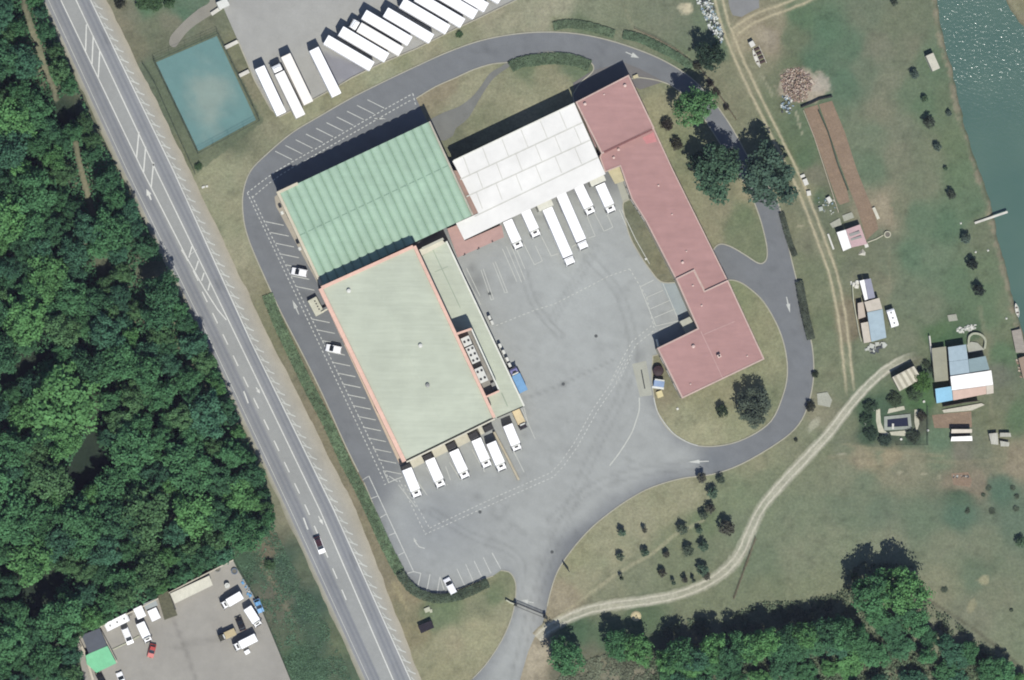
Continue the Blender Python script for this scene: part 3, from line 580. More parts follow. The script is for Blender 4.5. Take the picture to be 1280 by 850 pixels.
tag(hw.build('road_markings', WP, recalc=False), kind='structure')
def yline(a, b, w=.13, m=None): ribbon_px(m or yl, [a, b], w*1.3, nz(.055))
for k in range(24): 
    if k in (7, 8): continue
    a = (332+6.4*k, 277+13.52*k); yline(a, (a[0]+22.5, a[1]+4.6), .16)
for k in range(10): a = (344+12.8*k, 189-7.15*k); yline(a, (a[0]+21, a[1]+10.5), .16)
for pl in ([(309, 241), (397, 426), (480, 601)], [(315, 245), (403, 426), (486, 599)], [(309, 241), (347, 213), (400, 183), (480, 137), (516, 117)], [(315, 247), (350, 219), (402, 189), (482, 143), (514, 125)], [(516, 117), (520, 133)]):
    dashed(yl, smooth(pl, False, 3) if len(pl) > 3 else pl, .62, .5, .24, nz(.055))
dashed(yl, [(480, 606), (497, 598)], .6, .5, .2, nz(.055))
ybox = [(453, 600), (461, 595), (517, 714.5)]; yline(ybox[0], ybox[1]); yline(ybox[1], ybox[2], .18)
for a, b in (((464, 623), (472, 620)), ((475, 647), (483, 642.5)), ((486.6, 669), (494, 666)), ((498, 694), (505.7, 690)), ((509, 716.6), (517, 714.5)), ((517, 714.5), (526, 716.6)), ((526, 716.6), (521.6, 736)), ((537.5, 717.7), (533, 741)), ((550, 721), (546, 743)), ((550, 721), (555, 737)), ((560, 720), (566, 741)), ((571, 711), (581, 732.5)), ((582, 705), (591.5, 727)), ((592.5, 701), (602.7, 722)), ((604, 696.5), (613.7, 716.7)), ((615, 691), (626, 711))): yline(a, b, .16)
yline((486, 595), (497, 602), .16); yline((479, 588), (486, 603), .16); yline((486, 603), (503, 596), .16)
for pl in ([(499, 600), (531, 666)], [(506, 606), (537, 660)], [(531, 668), (620, 628), (692, 596), (704, 583), (722, 558), (747, 513), (775, 473), (790, 444)], [(537, 660), (620, 621), (688, 591), (699, 580), (717, 555), (742, 510), (768, 473), (782, 447)]):
    dashed(yl, pl, .6, .55, .2, nz(.055))
for pl in ([(620, 407), (670, 387), (693, 380), (740, 356), (759, 346), (787, 336)], [(787, 336), (808, 371), (818, 412)], [(770, 478), (783, 452), (795, 431), (820, 411)], [(764, 476), (778, 448), (790, 427), (818, 404)]): dashed(fl, pl, .6, .6, .2, nz(.055))
for a, b in (((800, 358.6), (817, 350)), ((808, 372), (828.5, 363)), ((813, 386), (837, 375.5)), ((818, 397), (844, 386)), ((820, 407.5), (848, 401)), ((800, 358.6), (820, 408)), ((828.5, 354), (851, 406.6)), ((824, 412), (851, 402))): yline(a, b, .13, fl)
for a, b in (((645, 310), (656, 336)), ((655, 305.5), (668, 331)), ((668, 331), (678, 326)), ((678, 326), (669, 307)), ((677, 296), (689, 320)), ((689, 320), (698, 317)), ((741, 262.5), (755, 289)), ((755, 289), (766, 284)), ((766, 284), (758, 266)), ((732.5, 267.5), (744, 295)), ((744, 295), (736, 297.5)), ((715, 309), (722, 304)),
             ((601, 337), (614, 375)), ((604, 336), (617, 374)), ((614, 375), (617, 374)), ((616, 328), (631, 366)), ((619, 327), (634, 365)), ((631, 366), (635, 365)), ((628, 311), (646, 352)), ((633, 308), (652, 353)), ((639, 307), (656, 350)), ((578, 337), (601, 381)), ((583, 335), (600, 370)), ((777, 262), (795, 300)), ((795, 300), (812, 330)), ((774, 262), (784, 285))): yline(a, b, .13, fl)
for a, b in (((519, 598), (534, 619)), ((498, 606), (520, 634)), ((548, 604), (560, 606)), ((562, 578), (576, 600)), ((590, 562), (606, 590)), ((533, 584), (546, 608)), ((600, 560), (602, 570)), ((640, 560), (655, 590)), ((652, 511), (669, 549)), ((655, 510), (660, 530)), ((557, 583), (563, 600))): yline(a, b, .12, fl)
for pl in ([(799, 497), (799, 512), (795, 526), (790, 540), (782, 554), (772, 569), (762, 582)],): ribbon_px(fl, smooth(pl, False, 4), .28, nz(.055))
ribbon_px(yl, smooth([(817, 497), (823, 517), (840, 540), (858, 552), (872, 557)], False, 4), .22, .15)
for dx_, dy_ in ((704, 480), (612, 367), (600, 640), (690, 690), (745, 420)):
    dm = MB(); dp = P(dx_, dy_); dm.lathe(dp.x, dp.y, [(.42, .03), (.42, .062), (.05, .064)], 12); tag(dm.build('manhole_cover', mat('cast_iron', (92, 96, 96))), kind='structure')
dk = MB(); ribbon_px(dk, [(801.5, 462), (806, 486)], .28, .075); tag(dk.build('weighing_slot', mat('dark_slot', (70, 74, 74)), recalc=False), kind='structure')
def arrow(mb, tail, tip, w=.32, head=1.0):
    a, b = P(*tail), P(*tip); d = (b-a).normalized(); n = Vector((-d.y, d.x, 0)); L = (b-a).length; q = b-d*L*.55; z = nz(.06)
    i = mb.add([(v.x, v.y, z) for v in (a+n*w*.35, a-n*w*.35, q-n*w*.5, q-n*head*.5, b, q+n*head*.5, q+n*w*.5)]); mb.face([i+k for k in range(7)])
arrow(yl, (373.5, 393), (365.5, 375)); arrow(yl, (782, 65), (799, 72.5), head=1.3); arrow(yl, (983, 371), (987.5, 391)); arrow(yl, (886, 576.5), (860, 577.5)); arrow(yl, (468, 148), (483, 148.5), head=.4); arrow(yl, (667, 753.5), (651, 750), head=1.1)
ribbon_px(yl, [(531, 685.5), (524, 683.5), (519, 677)], .28, nz(.06)); arrow(yl, (521, 681), (517, 672), head=.8)
tag(yl.build('bay_markings', WW, recalc=False), kind='structure'); tag(fl.build('faded_markings', WF, recalc=False), kind='structure')
hm = MB(); arrow(hm, (189, 250), (183, 236), head=1.3, w=.5); arrow(hm, (320, 484), (325, 492), head=.9); arrow(hm, (398, 645), (404, 656), head=.9); tag(hm.build('lane_arrows', WP, recalc=False), kind='structure')
# ---- thin summer haze between the aircraft and the ground
hb = MB(); hb.box(0, 0, -2.9, H+6, 8600, 8600); hz = hb.build('haze', []); tag(hz, kind='stuff')
hm_ = bpy.data.materials.new('haze_air'); hm_.use_nodes = True; nn_ = hm_.node_tree.nodes; nn_.remove(nn_['Principled BSDF']); pv_ = nn_.new('ShaderNodeVolumePrincipled'); pv_.inputs['Color'].default_value = (.70, .66, 1.0, 1); pv_.inputs['Density'].default_value = 1.35e-5; pv_.inputs['Anisotropy'].default_value = 0.0
hm_.node_tree.links.new(pv_.outputs[0], nn_['Material Output'].inputs['Volume']); hz.data.materials.append(hm_)
# ---------------------------------------------------------------- buildings
CREAM = mat('cream_wall', (214, 206, 184), rough=.85, var=.05); ORANGE = mat('salmon_coping', (236, 198, 180), rough=.8, var=.08, scale=1.2)
PGREEN = mat('pale_green_cladding', (194, 202, 184), rough=.6, var=.025, scale=.5, streak=(math.radians(25), .10, 1.9, .065), spec=.3)
HGREEN = mat('green_corrugated_roof', (170, 200, 177), rough=.55, var=.03, scale=.4, streak=(math.radians(-65), .10, 1.2, .05), spec=.35)
JOINT = mat('green_roof_joint', (136, 166, 146), rough=.7); WHITE = mat('white_roof', (243, 243, 236), rough=.6, var=.02, scale=.4, albedo=(.57, .56, .525)); WSEAM = mat('white_roof_seam', (214, 214, 206), rough=.7)
RED = mat('red_roof', (180, 142, 138), rough=.75, var=.05, scale=.35, var2=.06, scale2=.08, streak=(math.radians(-65), .15, .9, .07)); REDL = mat('pale_red_coping', (206, 182, 172), rough=.8); REDD = mat('dark_red_seam_shade', (140, 98, 96), rough=.8)
REDB = mat('bright_red_patch', (204, 140, 140), rough=.8, var=.08, scale=1); DKG = mat('dark_gutter', (62, 66, 62), rough=.8); GREYM = mat('grey_metal', (150, 152, 150), rough=.5, var=.08, space='object', spec=.4)
UNITW = mat('unit_white', (226, 228, 222), rough=.6, var=.04, space='object'); DARK = mat('dark_void', albedo=(.02, .02, .022), rough=.7, var=0, var2=0); GLASS = mat('window_glass', albedo=(.02, .025, .03), rough=.12, var=0, var2=0, spec=.6)
STEEL = mat('galvanised_steel', (165, 168, 168), rough=.45, spec=.5, space='object'); BROWN = mat('brown_valley', (168, 142, 130), rough=.85)

def xy(pts, z): return [P(x, y, z) for x, y in pts]
def coping(mb, pts, w, z0, z1, closed=True): mb.wall(pts, w, z0, z1, closed=closed)
def side_openings(root, quadxy, side, z0, z1, w, n, name, m, frame=None, depth=.12, margin=.1):
    """row of doors or windows on one wall, each a part"""
    a = Vector(quadxy[side][:2]); b = Vector(quadxy[(side+1) % len(quadxy)][:2]); d = (b-a); L = d.length; d.normalize()
    c = sum((Vector(p[:2]) for p in quadxy), Vector((0, 0)))/len(quadxy); nrm = Vector((-d.y, d.x)); nrm = nrm if nrm.dot(a-c) > 0 else -nrm
    for i in range(n):
        t = margin*L+(L*(1-2*margin))*(i+.5)/n; p = a+d*t+nrm*(depth/2+.004); ang = math.atan2(d.y, d.x)
        mb = MB(); mb.box(p.x, p.y, z0, z1, w, depth, ang)
        o = mb.build(name, m, root)
        if frame:
            f = MB(); q = a+d*t+nrm*(depth/2+.03)
            for sx in (-1, 1): f.box(q.x+d.x*sx*(w/2+.06), q.y+d.y*sx*(w/2+.06), z0, z1+.1, .1, depth+.06, ang)
            f.box(q.x, q.y, z1+.003, z1+.12, w, depth+.06, ang); sub(f, 'frame', frame, o, root)

# A: green corrugated hall ------------------------------------------------
ZA = 7.2
qa = xy([(347.5, 241), (536.5, 152), (590.5, 269), (402, 357.5)], ZA); qa2 = [p.to_2d() for p in qa]
root = wroot('warehouse_hall', qa, 'long hall with mint green corrugated barrel-rib roof and cream walls, nearest the sports court', 'warehouse')
mb = MB(); mb.prism(inset(qa2, .25), 0, ZA-.35); mb.build('wall', CREAM, root)
A0, B0, C0, D0 = qa; mb = MB(); NS, SUB, MJ = 18, 10, 2
tt = [i/(NS*SUB) for i in range(NS*SUB+1)]
prof = [ZA-.05+.52*abs(math.sin(math.pi*NS*t))**.6 for t in tt]
rows = []
for s in (0, .5, 1.0):
    rows.append(mb.add([(A0.lerp(B0, t)).lerp(D0.lerp(C0, t), s).to_2d().to_tuple()+(z+.25*(1-abs(2*s-1)),) for t, z in zip(tt, prof)]))
for r0, r1 in zip(rows, rows[1:]):
    for i in range(len(tt)-1): mb.face((r0+i, r1+i, r1+i+1, r0+i+1))
# vertical ends under the arches
for r in (rows[0], rows[-1]):
    k = mb.add([(mb.v[r+i][0], mb.v[r+i][1], ZA-.4) for i in range(len(tt))])
    for i in range(len(tt)-1): mb.face((r+i, r+i+1, k+i+1, k+i))
roof = mb.build('roof', HGREEN, root, recalc=False)
for k in range(NS):     # short joint strips lie in each bay half way
    j = MB(); t0 = (k+.18)/NS; t1 = (k+.82)/NS
    pa = [(A0.lerp(B0, t0+(t1-t0)*q/4)).lerp(D0.lerp(C0, t0+(t1-t0)*q/4), .46) for q in range(5)]; pb = [(A0.lerp(B0, t0+(t1-t0)*q/4)).lerp(D0.lerp(C0, t0+(t1-t0)*q/4), .468) for q in range(5)]
    hz = lambda t: ZA-.05+.52*abs(math.sin(math.pi*NS*t))**.6+.25*.93+.04
    i0 = j.add([(p.x, p.y, hz(t0+(t1-t0)*q/4)) for q, p in enumerate(pa)]); i1 = j.add([(p.x, p.y, hz(t0+(t1-t0)*q/4)) for q, p in enumerate(pb)])
    for q in range(4): j.face((i0+q, i1+q, i1+q+1, i0+q+1))
    sub(j, 'joint_strip', JOINT, roof, root)
mb = MB(); mb.wall([D0.lerp(A0, .02), A0, A0.lerp(B0, .13)], .7, ZA-.5, ZA+.75); mb.build('parapet', CREAM, root)
mb = MB(); mb.wall([B0, C0], .45, ZA-.4, ZA+.7); mb.build('gutter', mat('roof_edge', (190, 186, 170)), root)
side_openings(root, inset(qa2, .25), 3, 0, 2.4, 1.4, 3, 'door', GREYM, STEEL); side_openings(root, inset(qa2, .25), 3, 4.2, 5.2, 2.2, 5, 'window', GLASS, STEEL, margin=.04)
side_openings(root, inset(qa2, .25), 0, 4.2, 5.2, 2.2, 6, 'window', GLASS, STEEL)
for (x, y) in ((352.5, 266), (374.5, 311)):
    b_ = MB(); p = P(x, y, 3); b_.box(p.x, p.y, 3, 3.7, .9, .7, math.radians(-65), bev=.08); b_.build('wall_unit', UNITW, root)

# B: tall pale-green cold store -----------------------------------------
ZB = 11.8
qb = [p.to_2d() for p in xy([(400.5, 360.5), (518, 307.5), (618, 522), (505.5, 577)], ZB)]
root = wroot('cold_store', qb, 'tallest building, flat pale green roof framed by salmon parapets on three sides', 'warehouse')
mb = MB(); mb.prism(inset(qb, .35), 0, ZB-.80, 0); mb.build('wall', CREAM, root)
mb = MB(); qi = inset(qb, .3); m0 = (qi[0]+qi[1])/2; m1 = (qi[2]+qi[3])/2
i = mb.add([(*qi[0], ZB-.68), (*m0, ZB-.40), (*qi[1], ZB-.68), (*qi[2], ZB-.68), (*m1, ZB-.40), (*qi[3], ZB-.68), (*qi[0], ZB-.745), (*qi[1], ZB-.745), (*qi[2], ZB-.745), (*qi[3], ZB-.745)])
mb.face((i, i+5, i+4, i+1)); mb.face((i+1, i+4, i+3, i+2)); mb.face((i+6, i+7, i+8, i+9)); mb.face((i+6, i, i+1, i+2, i+7)); mb.face((i+9, i+8, i+3, i+4, i+5)); mb.face((i+6, i+9, i+5, i)); mb.face((i+7, i+2, i+3, i+8))
rf = mb.build('roof', PGREEN, root)
mb = MB(); a, b = m0.lerp(m1, .04), m0.lerp(m1, .97); mb.wall([a, b], .22, ZB-.42, ZB-.37); sub(mb, 'ridge_cap', mat('ridge_green', (196, 205, 188)), rf, root)
mb = MB(); mb.wall([qb[3], qb[0]], 1.05, ZB-1.3, ZB); mb.build('parapet', ORANGE, root)
mb = MB(); mb.wall([(qb[0]+(qb[1]-qb[0])*.012), qb[1]+(qb[0]-qb[1])*.012], .85, ZB-1.3, ZB-.01); mb.build('parapet', ORANGE, root)
mb = MB(); mb.wall([qb[1], qb[2]], .8, ZB-1.3, ZB-.005); mb.build('parapet', ORANGE, root)
mb = MB(); dd = (qb[3]-qb[0]).normalized()*.28; mb.wall([qb[3]+(qb[2]-qb[3])*.02+dd*0, qb[2]+(qb[3]-qb[2])*.01], .3, ZB-.85, ZB-.52); mb.build('gutter', DKG, root)
mb = MB(); mb.wall([qb[3]+dd*1.3+(qb[2]-qb[3])*.02, qb[2]+dd*1.3], .34, ZB-1.5, ZB-.9); mb.build('fascia', mat('cream_fascia', (222, 220, 204)), root)
for (x, y), m_ in (((436, 363.5), UNITW), ((525.5, 432), UNITW), ((534.5, 481.5), GREYM)):
    b_ = MB(); p = P(x, y, ZB); b_.lathe(p.x, p.y, [(.35, ZB-.5), (.35, ZB-.15), (.55, ZB-.1), (.5, ZB+.1), (.1, ZB+.2)], 12); b_.build('roof_vent', m_, root)
side_openings(root, inset(qb, .35), 3, 5.5, 6.6, 2.6, 8, 'window', GLASS, STEEL, margin=.04); side_openings(root, inset(qb, .35), 3, 0, 2.3, 1.2, 2, 'door', GREYM, STEEL)
side_openings(root, inset(qb, .35), 0, 8.6, 9.4, 2.6, 5, 'window', GLASS, STEEL)
# loading docks on its south side, each with a projecting roof; grey ones are open wells
uS = (qb[2]-qb[3]).normalized(); nS = Vector((uS.y, -uS.x)); wl = inset(qb, .35); LS = (wl[2]-wl[3]).length; angS = math.atan2(uS.y, uS.x)
def on_south(x, y, z): return P(x, y, z).to_2d()
for k, (x, y, lab) in enumerate([(521, 576.5, 0), (549.5, 563, 0), (578, 550, 0), (601, 537.5, 0)]):
    c = on_south(x, y, 4.6); w = [3.2, 3.6, 3.4, 1.0][k]; mb = MB(); mb.box(c.x, c.y, 0, 4.6, w, 2.3, angS); mb.build('dock_shelter', mat('dock_shelter_beige', (206, 202, 182)), root)
for k, (x, y) in enumerate([(508, 584.5), (535, 571.5), (564, 557.5), (592, 544.5), (611, 535)]):
    c = on_south(x, y, 3.6); mb = MB(); mb.box(c.x, c.y, .9, 3.4, 2.3, 1.4, angS); d_ = mb.build('dock_seal', mat('black_rubber', albedo=(.03, .03, .03), var=0, var2=0), root)
    f = MB(); e = c-nS*(-.62); f.box(e.x, e.y, 1.1, 3.2, 2.0, .25, angS); sub(f, 'dock_door', GREYM, d_, root)
ramp = MB(); ramp.wall([P(617, 540), P(634, 572), P(648, 600)], .55, 0, 1.1); tag(ramp.build('ramp_wall', mat('beige_wall', (190, 182, 160))), 'low beige wall beside the sloping truck ramp south of the cold store', 'wall')

# C: east wing, lower pale-green roof -----------------------------------
ZC = 5.6
qc = [p.to_2d() for p in xy([(523, 323), (558, 301.5), (655, 507.5), (619.5, 523)], ZC)]
root = wroot('loading_wing', qc, 'narrow lower wing with pale green flat roof along the east side of the cold store', 'building')
mb = MB(); mb.prism(inset(qc, .2), 0, ZC-.25); mb.build('wall', CREAM, root)
mb = MB(); mb.prism(qc, ZC-.25, ZC); rf = mb.build('roof', PGREEN, root)
mb = MB(); mb.wall([qc[1], qc[2]], .4, ZC-.35, ZC+.12); mb.build('edge_trim', mat('white_trim', (236, 238, 228)), root)
mb = MB(); mb.wall([qc[3]+(qc[2]-qc[3])*.05, qc[2]-(qc[2]-qc[3])*.04], .25, ZC-.3, ZC+.06); mb.build('gutter', DKG, root)
seams = MB(); s0, s1 = xy([(541, 312), (575.5, 385)], ZC); seams.ribbon([s0, s1], .22, ZC+.012); s0, s1 = xy([(543.5, 340), (560, 333)], ZC); seams.ribbon([s0, s1], .16, ZC+.016); s0, s1 = xy([(627, 491), (634.5, 508)], ZC); seams.ribbon([s0, s1], .3, ZC+.02)
o = seams.build('roof_seam', mat('seam_grey_green', (165, 178, 160)), None, org=root.location, recalc=False); o.parent = rf; KIDS.setdefault(rf.name, []).append(o)
mb = MB(); q = xy([(524, 312), (552, 299), (556.5, 304), (527, 320)], ZC+1.0); mb.prism([p.to_2d() for p in q], ZC+.003, ZC+1.0); mb.build('lift_housing', mat('cream_slab', (224, 220, 200)), root)
mb = MB(); q = xy([(527, 309.5), (553.5, 297), (555, 299.5), (528.5, 312)], ZC+1.4); mb.prism([p.to_2d() for p in q], ZC+1.003, ZC+1.35); mb.build('lift_housing', mat('stone_grey', (196, 196, 180)), root)
side_openings(root, inset(qc, .2), 1, 0, 3.6, 3.0, 9, 'dock_door', GREYM, STEEL, margin=.08)
for (x, y) in ((608, 397), (611, 403), (621, 432), (625.5, 440), (630, 449), (633, 456)):
    b_ = MB(); p = P(x, y, 1.6); b_.box(p.x+.8, p.y, 0, 1.7, .7, 1.1, math.radians(25), bev=.08); b_.build('wall_unit', UNITW, root)
# plant deck: high walled box with chillers, between cold store and wing
ZD = 8.2; qd = [p.to_2d() for p in xy([(570.5, 417.5), (589.5, 411), (624.5, 488.5), (607, 496.5)], ZB-.2)]
root = wroot('plant_deck', qd, 'raised plant enclosure with salmon end walls holding rooftop chillers east of the tall roof', 'plant deck')
mb = MB(); mb.prism(inset(qd, .1), ZC+.01, ZD); mb.build('deck', mat('deck_grey', (150, 148, 142)), root)
mb = MB(); mb.wall([qd[0]+(qd[1]-qd[0])*.03, qd[1]], .55, ZC+.01, ZB-.2); mb.build('end_wall', ORANGE, root)
mb = MB(); mb.wall([qd[3]+(qd[2]-qd[3])*.03, qd[2]], .45, ZC+.01, ZB-.25); mb.build('end_wall', ORANGE, root)
mb = MB(); mb.wall([qd[1], qd[2]], .35, ZC+.01, ZB-.6); mb.build('side_screen', mat('white_trim'), root)
angP = math.atan2((qd[2]-qd[1]).y, (qd[2]-qd[1]).x)
def chiller(x, y, L, W, nf, lab):
    c = P(x, y, ZB-1.4); r = empty('chiller', (c.x, c.y, ZD), angP, lab, 'chiller', 'rooftop chillers on the plant deck')
    mb = MB(); mb.box(0, 0, .25, 2.3, L, W, 0, bev=.06); cs = mb.build('casing', UNITW, r)
    mb = MB()
    for sx in (-1, 1):
        for sy in (-1, 1): mb.box(sx*(L/2-.3), sy*(W/2-.2), 0, .25, .2, .2)
    mb.build('foot', STEEL, r)
    for i in range(nf):
        for s in (-1, 1):
            f = MB(); f.lathe((i+.5)/nf*L-L/2, s*W*.24, [(.32, 2.3), (.34, 2.42), (.28, 2.43), (.27, 2.34)], 14, 0); fo = f.build('fan', GREYM, cs); h = MB(); h.lathe((i+.5)/nf*L-L/2, s*W*.24, [(.26, 2.345), (.1, 2.37)], 10); h.build('fan_blades', DARK, r)
chiller(583, 426.5, 2.3, 2.2, 1, 'short white chiller nearest the northern salmon wall of the plant deck'); chiller(591, 443, 4.4, 2.2, 3, 'long white twin-fan chiller in the middle of the plant deck'); chiller(601.5, 468.5, 3.9, 2.2, 2, 'white twin-fan chiller nearest the southern end of the plant deck')
r = empty('access_hatch', (*P(617.5, 482, ZD+1).to_2d(), ZD), angP, 'small grey lidded hatch box in the south-east corner of the plant deck', 'hatch'); mb = MB(); mb.box(0, 0, 0, 1.0, 1.6, 1.0, 0); mb.build('body', UNITW, r); mb = MB(); mb.box(0, 0, 1.003, 1.1, 1.7, 1.1, 0, bev=.04); mb.build('lid', GREYM, r)

# D: white loading hall ---------------------------------------------------
ZW = 6.3
qw = [p.to_2d() for p in xy([(572, 213.5), (565.5, 201.5), (718, 129), (757, 217.5), (627, 278), (580.5, 300), (570, 279), (598, 266.5)], ZW)]
root = wroot('loading_hall', qw, 'bright white flat-roofed loading hall with dock doors between the green and red roofs', 'warehouse')
core = [p.to_2d() for p in xy([(574, 213), (568.5, 202.5), (716.5, 131.5), (751, 210), (601, 281), (597, 268)], ZW)]
mb = MB(); mb.prism(core, 0, ZW-.32); mb.build('wall', CREAM, root)
mb = MB(); mb.prism(qw, ZW-.3, ZW); rf = mb.build('roof', WHITE, root)
sm = MB(); N0, N1, S0, S1 = (xy([p], ZW)[0].to_2d() for p in ((567, 201), (718, 129.5), (598, 287), (756, 217)))
for k, t in enumerate((.27, .52, .77)):
    a, b = N0.lerp(S0, t), N1.lerp(S1, t)
    if k == 2: a = P(590, 272, ZW).to_2d().lerp(b, .02)
    sm.ribbon([a, b], .34, ZW+.01)
for row, (t0, t1) in enumerate(((.0, .27), (.27, .52), (.52, .77))):
    for j in range(6):
        u = (j+.5+(.35 if row % 2 else 0))/6.3; sm.ribbon([N0.lerp(N1, u).lerp(S0.lerp(S1, u), t0+.01), N0.lerp(N1, u).lerp(S0.lerp(S1, u), t1-.01)], .2, ZW+.014)
o = sm.build('roof_seam', WSEAM, None, org=root.location, recalc=False); o.parent = rf; KIDS.setdefault(rf.name, []).append(o)
mb = MB(); mb.wall([qw[1]+(qw[2]-qw[1])*.01, qw[2]], .3, ZW-.4, ZW+.12); mb.build('edge_trim', mat('white_trim'), root)
uW = (S1-S0).normalized(); angW = math.atan2(uW.y, uW.x)
for i, (x, y) in enumerate([(634.5, 271), (658.5, 260), (683, 253.5), (705, 240), (727, 230), (748, 224)]):
    c = P(x, y, 4.6).to_2d(); mb = MB()
    if i in (2, 5): c = P(*((681.5, 256.5) if i == 2 else (747, 225.5)), 4.8).to_2d(); mb.box(c.x, c.y, 0, 4.8, 3.9, 1.7, angW); mb.build('dock_shelter', mat('dock_shelter_white', (228, 228, 214)), root)
    else: mb.box(c.x+uW.y*-.4, c.y+.5, 1.1, 3.9, 2.9, .5, angW); mb.build('dock_door', GREYM, root)
# brown valley gutter between green hall and white hall
mb = MB(); q = xy([(565, 213), (571.5, 213), (598, 266), (591, 269.5)], ZA-.9); mb.prism([p.to_2d() for p in q], 0, ZA-1.1); tag(mb.build('link_roof', BROWN), 'thin brown roofed gap between the green corrugated hall and the white hall', 'link')
# low red dock roof
q = xy([(559, 286), (571.5, 281), (581, 301), (627, 281), (630, 296.5), (572, 322)], 4.2); r = wroot('dock_canopy', q, 'low dusty-red dock canopy in the corner between the wing and the white hall', 'canopy')
mb = MB(); mb.prism([p.to_2d() for p in q], 3.9, 4.2); mb.build('roof', mat('dusty_red', (190, 158, 150), var=.06), r)
mb = MB(); q2 = [p.to_2d() for p in xy([(561, 287), (571, 283), (580, 301), (626, 283), (627, 291), (573, 316)], 3.9)]; mb.prism(q2, 0, 3.88); mb.build('wall', mat('dull_brown_wall', (170, 150, 140)), r)  # canopy walls in one even dull brown
for (x, y) in ((581, 318), (598.5, 310.5), (615.5, 302)):
    mb = MB(); p = P(x, y, 4.2); mb.cyl((p.x, p.y, 0), .16, .16, (p.x, p.y, 4.6), 8); mb.build('post', DARK, r)

# E: red buildings --------------------------------------------------------
def flatb(name, pxs, z, label, wallm=CREAM, roofm=RED, cop=REDL, cw=.35, ch=.12, zb=0):
    q = [p.to_2d() for p in xy(pxs, z)]; r = wroot(name, q, label, 'building'); mb = MB(); mb.prism(q, zb, z-.25); mb.build('wall', wallm, r)
    mb = MB(); mb.prism(q, z-.248, z); rf = mb.build('roof', roofm, r)
    if cop: mb = MB(); mb.wall(q, cw, z-.5, z+ch, closed=True); mb.build('coping', cop, r)
    return r, q, rf
rA, qA, rfA = flatb('red_office', [(720.5, 128), (785.5, 94.5), (817, 160), (752.5, 191.5)], 6.6, 'square red-roofed block at the north end, beside the white hall')
body = [(752, 192), (817, 161), (840.5, 212), (909, 350.5), (881, 363.5), (867.5, 337), (845, 348), (807.5, 275.5), (790, 248), (775.5, 207), (756.5, 214.5), (750, 196.5)]
rB, qB, rfB = flatb('red_workshop', body, 5.2, 'long narrow red-roofed building running along the yard\'s east side', cw=.3)
s_body = [(845.5, 348.5), (867, 337.8), (880.5, 364.5), (909.5, 351), (954.5, 448.5), (853, 497), (822.5, 435.5), (873, 410.8)]
rC, qC, rfC = flatb('red_canteen', s_body, 5.6, 'wide L-shaped red-roofed block at the south end near the round drive', cw=.36)
for root, rf, z, lines, m_ in ((rA, rfA, 6.6, [((727, 139), (745, 184)), ((753, 112), (783, 176))], mat('red_seam', (178, 140, 138))), (rB, rfB, 5.2, [((770, 192), (792, 238)), ((838, 262), (845, 262))], mat('red_seam')),
                               (rC, rfC, 5.6, [((876, 414), (903, 472)), ((880, 418), (918, 402))], mat('pale_ridge', (200, 168, 164)))):
    for a, b in lines:
        mb = MB(); mb.ribbon(xy([a, b], z), .18, nz(z+.012)); o = mb.build('roof_seam', m_, None, org=root.location, recalc=False); o.parent = rf
mb = MB(); mb.ribbon(xy([(755, 190.5), (815.5, 161.5)], 6.6), .5, 6.62+.12); mb.build('seam_shade', REDD, rA, recalc=False)  # dark strip stands in for the shadow line along the roof seam
mb = MB(); q = xy([(803, 172), (817, 165), (821, 177), (808, 180)], 5.2); mb.prism([p.to_2d() for p in q], 5.0, 5.215); o = mb.build('repaired_patch', REDB, rB)
def vents(root, z, pts):
    for x, y, s, m_ in pts:
        b_ = MB(); p = P(x, y, z); b_.lathe(p.x, p.y, [(.2*s, z-.1), (.2*s, z+.4*s), (.42*s, z+.45*s), (.3*s, z+.6*s), (.05, z+.68*s)], 12); b_.build('roof_vent', m_, root)
PINKV = mat('pale_pink_vent', (232, 205, 196)); vents(rA, 6.6, [(731, 130, 1, PINKV), (781, 107, 1, PINKV), (755, 118, .5, PINKV)]); vents(rB, 5.2, [(773, 187, .9, PINKV), (853, 328, .9, PINKV), (823, 232, .6, PINKV), (840, 268, .5, PINKV), (767, 197, .8, PINKV), (858, 314, .5, PINKV)]); vents(rC, 5.6, [(866.5, 433, 1.1, PINKV), (866, 357, .6, PINKV), (877, 382, .6, PINKV), (863, 480, .5, PINKV), (934, 445, .5, PINKV)])
mb = MB(); p = P(899, 445, 6.6); mb.box(p.x, p.y, 5.5, 6.7, .9, .8, math.radians(25)); ch_ = mb.build('chimney', PINKV, rC); mb = MB(); mb.box(p.x, p.y+.05, 6.703, 6.9, .4, .4, 0); sub(mb, 'flue', DARK, ch_, rC)
side_openings(rB, qB, 7, 1, 2.3, 1.8, 4, 'window', GLASS, STEEL, margin=.04); side_openings(rB, qB, 8, 1, 2.3, 1.6, 3, 'window', GLASS, STEEL); side_openings(rB, qB, 2, 1, 2.3, 1.8, 9, 'window', GLASS, STEEL, margin=.03)
side_openings(rC, qC, 4, 1, 2.3, 1.8, 6, 'window', GLASS, STEEL); side_openings(rC, qC, 5, 1, 2.3, 1.6, 3, 'window', GLASS, STEEL); side_openings(rC, qC, 6, 0, 2.3, 1.2, 2, 'door', BROWN, STEEL); side_openings(rA, qA, 0, 1, 2.3, 1.8, 4, 'window', GLASS, STEEL); side_openings(rA, qA, 1, 1, 2.3, 1.8, 4, 'window', GLASS, STEEL)
flatp = xy([(786.5, 234), (790, 233), (793.5, 244), (789.5, 245.5)], 3.2)
mb = MB(); mb.prism([p.to_2d() for p in flatp], 0, 2.6); mb.build('porch', DARK, rB)
mb = MB(); q = xy([(760, 214), (775, 207.5), (783, 225), (769, 230)], 2.6); mb.prism([p.to_2d() for p in q], 2.35, 2.6); mb.build('porch_roof', mat('buff_slab', (202, 194, 160)), rB)
